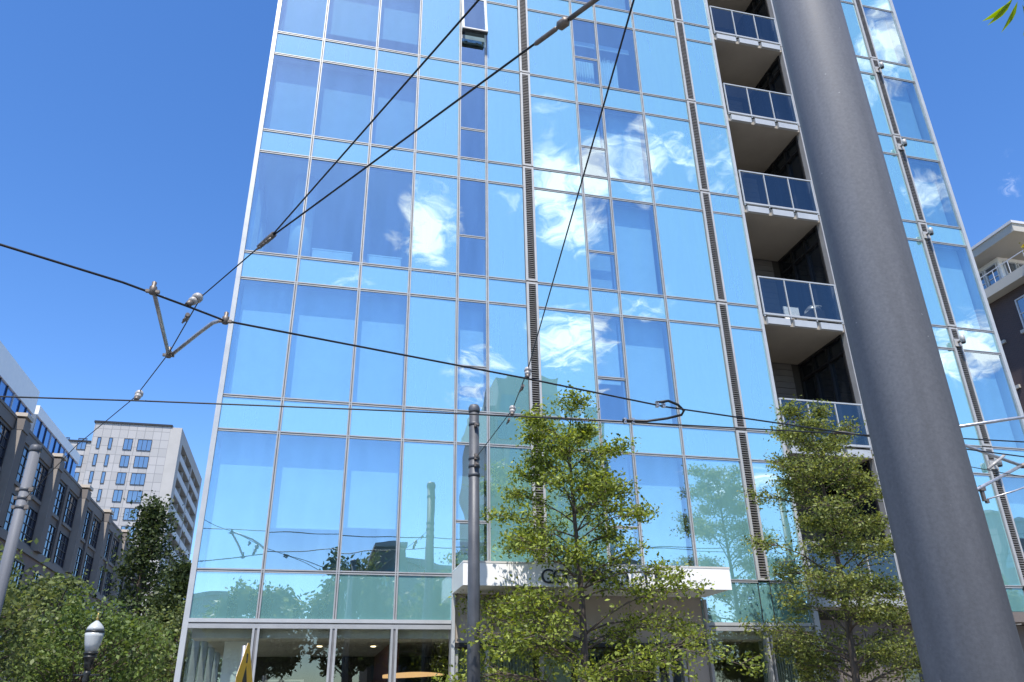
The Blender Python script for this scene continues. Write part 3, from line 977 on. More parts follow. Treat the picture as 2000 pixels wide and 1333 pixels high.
mb.tube(pts, [0.012 + 0.042 * math.sin(math.pi * min(1, (i + 1.6) / 15.0)) ** 0.6 for i in range(15)], None, 10)
mb.build('shade', M['shade_glow'], t)
for x in (-0.4, 0.4):
    MB().tube([(x, 0, 0.03), (x, 0, 0.72)], 0.006, None, 6).build('hanger', M['wire'], t)
t = thing('reception_cabinet', 'yellowish cabinet with a dark plate for its shaded open top behind the storefront glass', 'cabinet', (1.75, 1.3, 0.02))
MB().box(-0.33, 0.33, 0, 0.35, 0, 2.05).build('body', M['pale_green'], t)
MB().box(-0.30, 0.30, -0.012, -0.001, 2.06, 2.30).build('niche_shade_plate', M['dark'], t)  # flat plate on a solid box; its dark colour paints the opening's shade
MB().box(-0.36, 0.36, 0.0, 0.36, 2.051, 2.34).build('top_box', M['cream'], t)

# entrance: beige head panels, piers, ribbed glass, doors
MB().box(4.81, 10.01, 0.02, 0.19, 2.92, ZB[0] - 0.05).build('entrance_head', M['beige'], tower)
for x in (6.6, 8.4):
    MB().box(x, x + 0.012, 0.012, 0.0195, 2.92, 3.68).build('panel_joint', M['gasket'], tower)
MB().box(4.81, 10.01, -0.02, 0.0195, 2.84, 2.915).build('entrance_header_bar', M['dark_frame'], tower)
MB().box(9.56, 10.01, 0.02, 0.4, 0.0, 2.835).build('entrance_pier', M['beige'], tower)
rb = MB().box(4.85, 6.45, 0.42, 0.46, 0.0, 2.83).build('ribbed_screen', M['fluted'], tower)
for i in range(26):
    x = 4.87 + i * 0.061
    MB().box(x, x + 0.03 + 0.008 * (i % 3), 0.385, 0.4195, 0.0, 2.82).build('rib', M['fluted'], rb)
MB().box(6.72, 7.25, 0.5, 0.6, 0, 2.83).build('lobby_pale_wall', M['pale_green'], tower)
for x in (4.82, 5.42, 6.50, 7.28, 8.36, 8.88, 9.15, 9.48):
    MB().box(x, x + 0.07, 0.06, 0.16, 0.0, 2.835).build('door_frame', M['alu'], tower)
pane('shop_pane', 4.9, 6.48, 0.05, 2.82, 'shop', 0.11, 0, 'front', 0.05)
pane('shop_pane', 6.58, 7.27, 0.05, 2.82, 'shop', 0.11, 0, 'front', 0.05)
pane('shop_pane', 7.36, 8.35, 0.05, 2.82, 'shop', 0.11, 0, 'front', 0.05)
pane('shop_pane', 8.44, 9.47, 0.05, 2.82, 'shop', 0.11, 0, 'front', 0.05)
# ribbed screen behind the storefront right of the entrance
rb = MB().box(11.5, 12.3, 0.5, 0.54, 0.0, 3.0).build('ribbed_screen', M['fluted'], tower)
for i in range(13):
    x = 11.52 + i * 0.06
    MB().box(x, x + 0.035, 0.465, 0.4995, 0.0, 2.98).build('rib', M['fluted'], rb)
# brown panelled base under the balconies and at the right
wall = MB().box(12.66, 14.92, 0.55, 0.7, 0.0, ZB[0] - 0.505).build('base_wall', M['dark_wall'], tower)
for i in range(3):
    for j in range(4):
        x = 12.68 + i * 0.745
        z = 0.02 + j * 0.86
        MB().box(x, x + 0.728, 0.52, 0.5495, z, z + 0.845).build('wall_panel', M['beige_d'], wall)
wall = MB().box(14.93, 19.7, 0.55, 0.7, 0.0, ZB[0] - 0.78).build('base_wall', M['dark_wall'], tower)
for i in range(6):
    x = 14.95 + i * 0.79
    MB().box(x, x + 0.775, 0.52, 0.5495, 2.45, 3.36).build('wall_panel', M['beige_d'], wall)
    MB().box(x, x + 0.775, 0.515, 0.5495, 0.02, 2.435).build('wall_panel', M['dark_glass'], wall)
MB().box(14.93, 19.72, -0.02, 0.549, ZB[0] - 0.78, ZB[0] - 0.56).build('base_soffit', M['beige_d'], tower)
MB().lathe([(0, 0), (0.06, 0.005), (0.07, 0.03)], None, 12, (18.1, 0.25, ZB[0] - 0.815)).build('downlight', M['white'], tower)
# canopy over the door
can = MB()
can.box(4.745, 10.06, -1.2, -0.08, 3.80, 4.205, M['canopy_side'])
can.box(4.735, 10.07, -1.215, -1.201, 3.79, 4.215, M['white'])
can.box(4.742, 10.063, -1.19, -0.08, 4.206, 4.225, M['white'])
canopy = can.build('canopy', None, tower)
MB().box(4.73, 10.075, -1.222, -1.2155, 4.188, 4.222).build('flashing', M['canopy_side'], canopy)
for x in (5.6, 6.5, 7.4, 8.3, 9.2):
    MB().box(x, x + 0.006, -1.2165, -1.2151, 3.792, 4.187).build('fascia_joint', M['gasket'], canopy)


def letters(text, x, z, h, parent, y=-1.217, pitch=0.245):
    for i, ch in enumerate(text):
        if ch == ' ':
            continue
        cu = bpy.data.curves.new('letter', 'FONT')
        cu.body = ch
        cu.size = h / 0.72
        cu.extrude = 0.012
        cu.align_x = 'CENTER'
        ob = bpy.data.objects.new('letter_src', cu)
        COL.objects.link(ob)
        me = bpy.data.meshes.new_from_object(ob)
        bpy.data.objects.remove(ob)
        bpy.data.curves.remove(cu)
        me.materials.clear()
        me.materials.append(M['letter'])
        o = link('letter', me, parent, (x + i * pitch, y - 0.012, z))
        o.rotation_euler = (R(90), 0, 0)


letters('CO  OOO IF', 6.32, 3.845, 0.27, canopy)

# ------------------------------------------------------------------ balcony contents
t = thing('balcony_chair', 'pale chair behind the glass railing of the second balcony from the bottom', 'chair', (14.2, 0.75, ZB[2] - 0.28))
MB().box(-0.23, 0.23, -0.22, 0.22, 0.40, 0.45).build('seat', M['white'], t)
MB().box(-0.23, 0.23, 0.20, 0.24, 0.451, 0.95).build('backrest', M['white'], t)
for sx in (-0.21, 0.18):
    for sy in (-0.20, 0.17):
        MB().box(sx, sx + 0.03, sy, sy + 0.03, 0.0, 0.399).build('leg', M['dark_frame'], t)
t = thing('balcony_grill', 'dark grill with a side handle on the second balcony from the bottom', 'grill', (14.6, 0.6, ZB[2] - 0.28))
MB().box(-0.2, 0.2, -0.2, 0.2, 0.2, 0.62).build('cart', M['dark_frame'], t)
MB().lathe([(0.0, 0.0), (0.22, 0.01), (0.22, 0.08), (0.12, 0.19), (0, 0.2)], None, 14, (0, 0, 0.621)).build('lid', M['galv'], t)
MB().tube([(-0.12, -0.24, 0.72), (0.12, -0.24, 0.72)], 0.012, None, 8).build('handle', M['white'], t)


def leaf_arrays(cent, size, flat=0.5, elong=2.0, droop=0.0, rs=None):
    rs = rs or rng
    n = len(cent)
    d = rs.normal(size=(n, 3))
    d[:, 2] = d[:, 2] * flat - droop
    d /= np.linalg.norm(d, axis=1)[:, None]
    s = rs.normal(size=(n, 3))
    s[:, 2] *= flat
    s -= d * (s * d).sum(1)[:, None]
    s /= np.linalg.norm(s, axis=1)[:, None] + 1e-9
    nn = np.cross(d, s)
    ln = size * rs.uniform(0.65, 1.35, n)[:, None]
    wd = ln / elong
    v = np.empty((n, 4, 3))
    v[:, 0] = cent
    v[:, 1] = cent + d * ln * 0.5 + s * wd * 0.5 + nn * wd * 0.15
    v[:, 2] = cent + d * ln
    v[:, 3] = cent + d * ln * 0.5 - s * wd * 0.5 + nn * wd * 0.15
    return v


def leaf_mesh(name, v, mat, parent, rnd=None):
    n = len(v)
    me = bpy.data.meshes.new(name)
    me.vertices.add(n * 4)
    me.vertices.foreach_set('co', v.reshape(-1))
    me.loops.add(n * 4)
    me.loops.foreach_set('vertex_index', np.arange(n * 4, dtype=np.int32))
    me.polygons.add(n)
    me.polygons.foreach_set('loop_start', np.arange(0, n * 4, 4, dtype=np.int32))
    me.polygons.foreach_set('loop_total', np.full(n, 4, dtype=np.int32))
    me.update(calc_edges=True)
    at = me.attributes.new('rnd', 'FLOAT', 'POINT')
    if rnd is None:
        rnd = rng.random(n)
    at.data.foreach_set('value', np.repeat(rnd, 4).astype(np.float32))
    me.materials.append(mat)
    return link(name, me, parent)


for i, (x, lab) in enumerate(((12.95, 'pink flowering pot plant at the left end of the lowest balcony'), (14.5, 'pink flowering pot plant at the right end of the lowest balcony'))):
    t = thing('flower_pot', lab, 'plant', (x, 0.12, ZB[1] - 0.28), 'pink flower pots on the lowest balcony')
    MB().lathe([(0.0, 0.0), (0.11, 0.0), (0.15, 0.26), (0.13, 0.26), (0.12, 0.22), (0, 0.22)], None, 14).build('pot', M['ws_trim'], t)
    c = rng.normal(size=(260, 3)) * np.array([0.16, 0.10, 0.13]) + np.array([0, 0, 0.42])
    leaf_mesh('foliage', leaf_arrays(c, 0.07), M['leaf'], t)
    c = rng.normal(size=(60, 3)) * np.array([0.15, 0.09, 0.10]) + np.array([0, -0.02, 0.50])
    leaf_mesh('blossom', leaf_arrays(c, 0.06, 0.9, 1.2), M['petal'], t)
t = thing('balcony_umbrella', 'folded white garden umbrella on the lowest balcony', 'umbrella', (12.85, 0.9, ZB[1] - 0.28))
MB().lathe([(0.0, 0.0), (0.2, 0.0), (0.2, 0.05), (0.03, 0.08), (0.02, 1.0)], None, 12).build('stand', M['dark_frame'], t)
MB().lathe([(0.10, 1.0), (0.13, 1.1), (0.07, 1.8), (0.0, 1.95)], None, 10).build('cloth', M['white'], t)


# ------------------------------------------------------------------ foreground street trees
def street_tree(label, base, zlo, ztop, prof, nb, nleaf, lsize, seed, mat, lean=(0, 0)):
    rs = np.random.default_rng(seed)
    t = thing('street_tree', label, 'tree', (base[0], base[1], 0))
    H = ztop
    trunk = [(0, 0, -0.05)]
    for i in range(1, 13):
        u = i / 12
        trunk.append((lean[0] * u + 0.05 * math.sin(u * 7 + seed), lean[1] * u + 0.04 * math.cos(u * 6 + seed), H * 0.97 * u))
    tr = np.array(trunk)
    mb = MB()
    mb.tube(trunk, [0.088 * (1 - i / 12.6) ** 0.85 + 0.005 for i in range(13)], None, 10)
    mb.build('trunk', M['bark'], t)
    lim = MB()
    leaves = []
    per = nleaf // nb

    def trunk_at(z):
        return np.array([np.interp(z, tr[:, 2], tr[:, 0]), np.interp(z, tr[:, 2], tr[:, 1]), z])
    for i in range(nb):
        u = (i + rs.uniform(0.1, 0.9)) / nb
        z = zlo + (H - zlo) * u ** 1.08 * 0.98
        az = i * 2.399 + rs.normal() * 0.5
        L = np.interp(z, [p[0] for p in prof], [p[1] for p in prof]) * rs.uniform(0.48, 1.18)
        p0 = trunk_at(max(1.6, z - 0.25 * L))
        dirv = np.array([math.cos(az), math.sin(az), 0])
        rise = rs.uniform(-0.05, 0.42) + 0.5 * u ** 2
        pts = []
        for k in range(6):
            s = k / 5
            pts.append(p0 + dirv * L * s + np.array([0, 0, L * (rise * s + 0.10 * math.sin(math.pi * s) - 0.12 * s * s)]) + rs.normal(size=3) * 0.025 * s)
        lim.tube([tuple(p) for p in pts], [0.020 * (1 - s / 5.4) * (0.5 + 0.5 * (1 - u)) + 0.003 for s in range(6)], None, 5)
        pa = np.array(pts)
        ntw = 16
        for j in range(ntw):
            s = rs.uniform(0.22, 1.0)
            q0 = np.array([np.interp(s * 5, range(6), pa[:, c]) for c in range(3)])
            ta = az + rs.choice([-1, 1]) * rs.uniform(0.4, 1.3)
            tl = (0.18 + 0.42 * L * (1.05 - s)) * rs.uniform(0.6, 1.2)
            q1 = q0 + np.array([math.cos(ta) * tl, math.sin(ta) * tl, rs.uniform(-0.15, 0.55) * tl + 0.02])
            lim.tube([tuple(q0), tuple((q0 + q1) / 2 + rs.normal(size=3) * 0.02), tuple(q1)], [0.008, 0.006, 0.003], None, 4, False)
            m = per // ntw
            w = rs.beta(1.6, 1.1, m)[:, None]
            c = q0 + (q1 - q0) * w + rs.normal(size=(m, 3)) * np.array([0.105, 0.105, 0.075])
            leaves.append(c)
        m = per // 7
        w = rs.uniform(0.75, 1.05, m)
        c = np.stack([np.interp(w * 5, range(6), pa[:, k]) for k in range(3)], 1) + rs.normal(size=(m, 3)) * 0.055
        leaves.append(c)
    lim.build('limbs', M['bark'], t)
    c = np.concatenate(leaves)
    rnd = np.clip(rs.normal(0.45, 0.26, len(c)), 0, 1)
    leaf_mesh('crown', leaf_arrays(c, lsize, 0.75, 2.0, 0.1, rs), mat, t, rnd)
    return t


street_tree('young street tree with layered open branches in front of the entrance canopy', (6.66, -2.0), 2.25, 6.72,
            [(2.2, 2.0), (2.9, 2.5), (3.5, 2.4), (4.3, 1.75), (5.2, 1.5), (6.0, 1.15), (6.7, 0.75), (7.15, 0.35)], 58, 27500, 0.076, 11, M['leaf'])
street_tree('denser narrow street tree beside the big steel pole', (11.85, -2.05), 2.1, 7.2,
            [(2.1, 1.5), (2.9, 1.8), (3.6, 1.75), (4.6, 1.55), (5.6, 1.3), (6.5, 0.85), (7.2, 0.5), (7.6, 0.28)], 66, 28000, 0.070, 23, M['leaf_b'], (0.1, 0))


# ------------------------------------------------------------------ background trees
def crown_tree(name, label, base, h, rx, rz, zc, n, ls, seed, mat, group=None, shape='round', cat='tree', clumps=60):
    rs = np.random.default_rng(seed)
    t = thing(name, label, cat, (base[0], base[1], 0), group)
    mb = MB()
    top = h * (0.93 if shape == 'column' else 0.8)
    pts = [(0.12 * math.sin(i + seed) * (i / 8), 0.1 * math.cos(i * 1.3) * (i / 8), -0.1 + top * i / 8) for i in range(9)]
    mb.tube(pts, [0.028 * h * (1 - i / 8.8) + 0.02 for i in range(9)], None, 8)
    cc = rs.normal(size=(clumps, 3))
    cc /= np.linalg.norm(cc, axis=1)[:, None]
    rad = rs.uniform(0.35, 1.0, clumps) ** 0.6
    if shape == 'column':
        zz_ = rs.uniform(0, 1, clumps)
        rr = rx * (1 - zz_ ** 1.6) * (0.35 + 0.65 * np.minimum(1, zz_ * 6 + 0.35))
        cc = np.stack([cc[:, 0] * rr, cc[:, 1] * rr, zc + zz_ * rz], 1)
        sg = 0.16 * rx + 0.10
    else:
        cc = cc * rad[:, None] * np.array([rx, rx, rz]) + np.array([0, 0, zc])
        sg = 0.125 * rx
    lb = MB()
    for c in cc[: clumps // 2]:
        z0 = max(h * 0.2, c[2] - 0.5 * np.hypot(c[0], c[1]) - 0.3)
        k = min(8.0, max(0.0, (z0 + 0.1) / top * 8))
        x0 = np.interp(k, range(9), [p[0] for p in pts])
        y0 = np.interp(k, range(9), [p[1] for p in pts])
        lb.tube([(x0, y0, min(z0, top)), (c[0] * 0.5, c[1] * 0.5, (z0 + c[2]) / 2), tuple(c)], [0.006 * h, 0.004 * h, 0.012], None, 5, False)
    mb.build('trunk', M['bark'], t)
    lb.build('limbs', M['bark'], t)
    idx = rs.integers(0, clumps, n)
    scl = rs.uniform(0.6, 1.35, clumps)
    c = cc[idx] + rs.normal(size=(n, 3)) * (sg * scl[idx])[:, None] * np.array([1, 1, 0.75])
    tint = rs.normal(0, 0.14, clumps)
    rnd = np.clip(rs.normal(0.45, 0.22, n) + tint[idx], 0, 1)
    leaf_mesh('crown', leaf_arrays(c, ls, 0.8, 1.7, 0.15, rs), mat, t, rnd)
    return t


G1 = 'trees along the side street'
M['leaf_s1'] = leaf_mat('side street leaf pale', (0.026, 0.042, 0.012), (0.235, 0.275, 0.090))
M['leaf_s2'] = leaf_mat('side street leaf green', (0.026, 0.048, 0.010), (0.185, 0.255, 0.062))
M['leaf_s3'] = leaf_mat('side street leaf dusky', (0.030, 0.046, 0.016), (0.120, 0.140, 0.060))
crown_tree('side_street_tree', 'leafy street tree filling the bottom left corner', (-7.6, 10.0), 6.0, 2.6, 2.0, 4.3, 6500, 0.15, 31, M['leaf_s1'], G1, clumps=170)
crown_tree('side_street_tree', 'leafy street tree directly behind the old street lamp', (-5.4, 17.0), 5.6, 2.8, 1.9, 3.8, 7500, 0.16, 32, M['leaf_s2'], G1, clumps=180)
crown_tree('side_street_tree', 'taller street tree in front of the beige warehouse, far left', (-11.2, 18.0), 7.6, 2.7, 2.5, 5.2, 5200, 0.18, 33, M['leaf_s3'], G1, clumps=110)
crown_tree('side_street_tree', 'low leafy street tree between the lamp and the corner of the glass tower', (-3.2, 24.0), 6.6, 2.6, 2.4, 4.2, 7500, 0.17, 34, M['leaf_s1'], G1, clumps=180)
crown_tree('side_street_tree', 'sparse street tree beside the warehouse, right of the left-hand steel pole', (-9.8, 27.0), 8.4, 2.6, 2.8, 5.6, 4200, 0.20, 35, M['leaf_s2'], G1, clumps=90)
crown_tree('side_street_tree', 'slender street tree showing between the lamp and the warehouse wall', (-8.0, 22.0), 7.4, 1.3, 2.8, 4.9, 3600, 0.18, 39, M['leaf_s1'], G1, clumps=70)
crown_tree('columnar_tree', 'tall dark columnar tree below the pale tower balconies', (-7.0, 33.5), 13.3, 2.3, 10.3, 3.0, 10000, 0.22, 36, M['leaf_dark'], None, 'column', 'tree', 190)
crown_tree('columnar_tree', 'shorter columnar tree hugging the left edge of the glass tower', (-4.6, 31.0), 9.6, 1.8, 7.0, 2.4, 9000, 0.22, 37, M['leaf_dark'], None, 'column', 'tree', 110)

# trees across the road, behind the viewer: seen mirrored in the lower glass
G2 = 'trees across the road mirrored in the glass'
for i, (x, y, h, rx) in enumerate(((-0.4, -30, 8.8, 2.5), (4.6, -31, 10.6, 2.3), (8.9, -29, 9.2, 2.7), (14.0, -33, 9.5, 2.6), (22.0, -32, 10.0, 2.9), (33.0, -34, 10.2, 3.0), (46.0, -31, 10.5, 3.2))):
    lab = ['round tree mirrored in the leftmost low green panels', 'dark tree mirrored below the third window column', 'broad tree mirrored left of the entrance',
           'tree mirrored just left of the canopy end', 'tree mirrored behind the open-branched street tree', 'tree mirrored right of the canopy', 'tree mirrored in the far right low panels'][i]
    crown_tree('park_tree', lab, (x, y), h, rx, 0.30 * h, 0.66 * h, 9000, 0.30, 50 + i, M['leaf_far'], G2, clumps=130)


# ------------------------------------------------------------------ poles
def steel_pole(label, x, y, top, r0, r1, mat, cap=True, bands=(), sides=40):
    t = thing('tram_pole', label, 'pole', (x, y, 0), 'steel tram poles')
    MB().lathe([(r0, 0.0), (r0 + (r1 - r0) * 0.5, top * 0.5), (r1, top)], None, sides).build('shaft', M[mat], t)
    MB().lathe([(r0 * 1.9, -0.02), (r0 * 1.9, 0.03), (r0 * 1.1, 0.05)], None, sides).build('base_plate', M[mat], t)
    if cap:
        MB().lathe([(r1 * 1.10, top - 0.09), (r1 * 1.18, top - 0.07), (r1 * 1.18, top + 0.0), (r1 * 0.9, top + 0.05), (0.0, top + 0.06)], None, sides).build('cap', M['pole_dark'], t)
    for z in bands:
        rr = r0 + (r1 - r0) * z / top
        b = MB().lathe([(rr + 0.002, z - 0.03), (rr + 0.009, z - 0.028), (rr + 0.009, z + 0.028), (rr + 0.002, z + 0.03)], None, sides).build('clamp_band', M['pole_dark'], t)
    return t


big = steel_pole('huge slate grey steel pole crossing the right of the picture', 3.515, -14.04, 7.0, 0.1085, 0.0985, 'pole', True, (6.35, 6.2), 72)
p1 = steel_pole('dark grey steel pole in front of the entrance canopy', 4.655, -2.6, 6.66, 0.113, 0.088, 'pole_dark', True, (5.72, 5.58, 5.42, 6.35))
for z, s in ((5.72, 0.05), (5.58, 0.04), (6.3, 0.035)):
    MB().box(-0.02, 0.03, -0.145, -0.09, z - s, z + s).box(0.0, 0.05, -0.16, -0.10, z - 0.012, z + 0.012).build('clamp', M['hardware'], p1)
p2 = steel_pole('grey steel pole with a round cap at the left edge, before the warehouse', -3.55, 1.45, 6.72, 0.118, 0.098, 'pole', True, (5.85, 5.68, 5.5))
for z in (5.85, 5.68, 5.5):
    MB().box(0.08, 0.16, -0.09, -0.02, z - 0.04, z + 0.04).box(-0.16, -0.08, -0.05, 0.03, z - 0.03, z + 0.03).build('clamp', M['hardware'], p2)
p3 = steel_pole('slim steel pole carrying the bracket arms, hidden behind the big pole', 13.93, -2.55, 7.03, 0.112, 0.09, 'pole_dark', True, (6.95, 6.55, 5.6))

# ------------------------------------------------------------------ bracket arms at the right
t = thing('bracket_arm', 'galvanised tubular bracket arms reaching right from behind the big pole', 'bracket', (13.93, -2.55, 0))


def rel(p, o=(13.93, -2.55, 0)):
    return tuple(a - b for a, b in zip(p, o))


MB().tube([rel((13.99, -2.55, 6.80)), rel((16.912, -2.6, 7.344)), rel((18.2, -2.62, 7.58))], 0.035, None, 12).build('upper_tube', M['galv'], t)
MB().tube([rel((13.99, -2.58, 6.93)), rel((15.06, -2.6, 6.612)), rel((16.56, -2.6, 6.185))], 0.034, None, 12).build('tie_tube', M['galv'], t)
MB().tube([rel((13.99, -2.62, 5.16)), rel((15.085, -2.6, 5.631)), rel((16.60, -2.6, 6.295))], 0.034, None, 12).build('strut_tube', M['galv'], t)
MB().lathe([(0.0, -0.09), (0.055, -0.085), (0.055, 0.085), (0, 0.09)], None, 12, rel((16.52, -2.6, 6.22)), (1, 0, 0.05)).build('joint_clamp', M['hardware'], t)
MB().box(1.30, 1.36, -0.06, 0.0, 5.42, 5.74).box(1.27, 1.40, -0.08, 0.02, 5.63, 5.71).box(1.36, 1.42, -0.06, 0.0, 5.38, 5.46).build('hanger_clamp', M['hardware'], t)
MB().tube([rel((15.33, -2.6, 5.46)), rel((15.95, -2.7, 5.63)), rel((17.4, -2.9, 6.1))], 0.016, None, 8).build('steady_rod', M['galv'], t)
MB().tube([rel((15.55, -2.6, 6.10)), rel((16.05, -2.62, 6.42))], 0.03, None, 8).build('short_rod', M['porcelain'], t)


# ------------------------------------------------------------------ overhead wires
def sag(p, q, n=14, s=0.05):
    p, q = Vector(p), Vector(q)
    return [tuple(p.lerp(q, i / n) - Vector((0, 0, 4 * s * (i / n) * (1 - i / n)))) for i in range(n + 1)]


def wire(name, label, pts, r):
    o = MB().tube(pts, r, None, 6).build(name, M['wire'])
    return tag(o, label, 'wire', 'overhead tram wires')


def insulator(parent, top, bot, s=1.0):
    """Stacked bead insulator between a span wire and a contact wire."""
    top, bot = Vector(top), Vector(bot)
    ax = bot - top
    L = ax.length
    o = MB()
    o.lathe([(0.012 * s, 0), (0.022 * s, 0.04 * L), (0.022 * s, 0.14 * L)], M['hardware'], 10, top, ax)
    o.lathe([(0.02 * s, 0.14 * L), (0.042 * s, 0.18 * L), (0.045 * s, 0.33 * L), (0.028 * s, 0.40 * L)], M['porcelain'], 12, top, ax)
    o.lathe([(0.02 * s, 0.40 * L), (0.02 * s, 0.48 * L)], M['hardware'], 8, top, ax)
    o.lathe([(0.022 * s, 0.48 * L), (0.036 * s, 0.52 * L), (0.036 * s, 0.64 * L), (0.02 * s, 0.70 * L)], M['porcelain'], 12, top, ax)
    o.lathe([(0.02 * s, 0.70 * L), (0.03 * s, 0.78 * L), (0.022 * s, 0.98 * L)], M['hardware'], 8, top, ax)
    return o.build('insulator', None, parent)


def clamp_part(parent, c, ax, s=1.0, mat='hardware'):
    c, ax = Vector(c), Vector(ax).normalized()
    o = MB()
    o.tube([c - ax * 0.06 * s, c + ax * 0.06 * s], 0.02 * s, None, 8)
    sd = ax.cross(Vector((0, 0, 1))).normalized()
    for k in (-0.035, 0.0, 0.035):
        o.tube([c + ax * k * s - sd * 0.012 * s - Vector((0, 0, 0.0)), c + ax * k * s + sd * 0.03 * s - Vector((0, 0, 0.05 * s))], 0.008 * s, None, 6)
    return o.build('clamp', M[mat], parent)


A_pts = [(-14, -12.6, 5.83), (-1.128, -8.273, 5.8), (-0.131, -7.741, 5.8), (0.45, -7.33, 5.8), (0.837, -7.041, 5.8), (4.70, -6.071, 5.8), (7.029, -5.427, 5.8), (11.059, -4.782, 5.8), (15.0, -4.25, 5.8), (30, -4.2, 5.82)]
B_pts = [(-16, -3.3, 5.82), (-2.386, -3.994, 5.8), (-0.592, -4.187, 5.8), (2.529, -4.438, 5.8), (4.847, -4.597, 5.8), (6.918, -4.688, 5.8), (10.919, -4.837, 5.8), (12.732, -4.988, 5.8), (30, -5.6, 5.82)]
wA = wire('contact_wire', 'black contact wire running from the left edge down across the glass facade', A_pts, 0.0125)
wB = wire('contact_wire', 'nearly level black contact wire low across the glass facade', B_pts, 0.0115)
S_pole = (3.47, -13.93, 6.36)
S0 = (-3.48, 1.38, 5.68)
wS = wire('span_wire', 'span wire from the left pole up over the corner of the glass tower', [S0, (-2.059, -1.227, 6.0), (-0.689, -3.815, 6.0), (-0.003, -5.522, 6.0), (0.562, -7.199, 6.0), (1.353, -8.616, 6.0)], 0.0075)
wS1 = wire('span_wire', 'upper of the two cables rising from the left splice', [(1.353, -8.616, 6.0), (2.808, -11.929, 6.0), (3.35, -13.95, 6.2)], 0.0085)
wS2 = wire('span_wire', 'cable with a turnbuckle rising from the left splice to the top', [(1.353, -8.616, 6.0), (3.451, -11.908, 6.0), (3.571, -12.105, 6.0), (3.62, -13.93, 6.3)], 0.0095)
wT = wire('span_wire', 'thin span wire crossing the louvre strip to the pole before the canopy', [(4.68, -2.7, 5.72), (4.916, -4.364, 6.0), (4.756, -5.882, 6.0), (3.837, -12.166, 6.0), (3.56, -13.93, 6.2)], 0.0075)
wU = wire('span_wire', 'faint thin cable at the far right edge below the bracket arms', [(13.95, -3.605, 5.8), (15.836, -3.126, 5.8), (24, -1.0, 5.9)], 0.008)
insulator(wS, (0.562, -7.199, 6.02), (0.45, -7.33, 5.81), 1.35)
insulator(wS, (-0.60, -3.98, 6.02), (-0.592, -4.187, 5.81), 1.3)
insulator(wT, (4.75, -5.95, 6.02), (4.70, -6.071, 5.81), 1.2)
insulator(wT, (4.90, -4.45, 6.02), (4.847, -4.597, 5.81), 1.2)
clamp_part(wS1, (1.353, -8.616, 6.0), (0.5, -0.9, 0), 1.5)
clamp_part(wS, (1.28, -8.49, 6.0), (0.5, -0.9, 0), 1.3)
clamp_part(wS, (0.36, -6.72, 5.96), (0.4, -1.6, 0), 1.3)
clamp_part(wT, (4.82, -5.35, 5.97), (-0.1, -1, 0), 1.2)
clamp_part(wT, (4.93, -4.05, 5.93), (-0.1, -1, 0), 1.1)
tb = MB()
d = (Vector((3.571, -12.105, 6.0)) - Vector((1.353, -8.616, 6.0))).normalized()
q = Vector((3.40, -11.82, 6.0))
tb.lathe([(0.012, -0.22), (0.018, -0.20), (0.018, -0.02), (0.012, 0)], M['hardware'], 10, q, d)
tb.lathe([(0.015, 0), (0.036, 0.02), (0.036, 0.08), (0.015, 0.10)], M['hardware'], 12, q, d)
tb.lathe([(0.018, 0.11), (0.018, 0.40), (0.012, 0.42)], M['hardware'], 10, q, d)
tb.build('turnbuckle', None, wS2)
t = thing('wire_spreader', 'grey V-shaped pipe spreader hanging below the contact wire at the left', 'bracket', (-0.003, -5.522, 5.98))
o0 = Vector((-0.003, -5.522, 5.98))


def rl(p):
    return tuple(Vector(p) - o0)


MB().tube([(0, 0, 0), rl((0.14, -7.60, 5.83))], 0.024, None, 10).build('pipe', M['galv'], t)
MB().tube([(0.04, 0.0, 0), rl((0.45, -6.30, 5.96)), rl((0.66, -6.75, 5.90)), rl((0.837, -7.03, 5.83))], 0.024, None, 10).build('bent_pipe', M['galv'], t)
for p_ in ((0.14, -7.60, 5.82), (0.837, -7.03, 5.82), (0.0, -5.54, 5.98)):
    q = rl(p_)
    MB().lathe([(0.0, -0.06), (0.035, -0.05), (0.04, 0.03), (0.022, 0.05), (0.026, 0.09), (0.0, 0.11)], None, 10, q).box(q[0] - 0.07, q[0] + 0.07, q[1] - 0.02, q[1] + 0.02, q[2] - 0.035, q[2] - 0.005).build('fitting', M['hardware'], t)
t = thing('jumper_cable', 'thick black jumper loop joining the two contact wires', 'cable', (7.03, -5.43, 5.8))
o0 = Vector((7.03, -5.43, 5.8))
loop = [(6.85, -5.50, 5.83), (7.05, -5.50, 5.87), (7.25, -5.40, 5.86), (7.40, -5.28, 5.82), (7.42, -5.15, 5.80), (7.25, -4.98, 5.79), (6.98, -4.80, 5.79), (6.78, -4.73, 5.81), (6.62, -4.70, 5.82)]
MB().tube([rl(p) for p in loop], 0.02, None, 8).build('cable', M['wire'], t)
for p_ in ((6.87, -5.48, 5.81), (6.98, -5.46, 5.82), (6.66, -4.69, 5.81), (6.79, -4.71, 5.81)):
    q = rl(p_)
    MB().box(q[0] - 0.022, q[0] + 0.022, q[1] - 0.03, q[1] + 0.03, q[2] - 0.045, q[2] + 0.045).tube([(q[0], q[1] - 0.045, q[2]), (q[0], q[1] + 0.045, q[2])], 0.013, None, 6).build('clamp', M['galv'], t)
tag(MB().tube([(10.3, -4.86, 5.8), (10.5, -4.85, 5.815), (10.7, -4.84, 5.8)], 0.024, None, 8).build('wire_splice', M['hardware']), 'small brown splice sleeve on the level contact wire near the louvre strip', 'clamp')

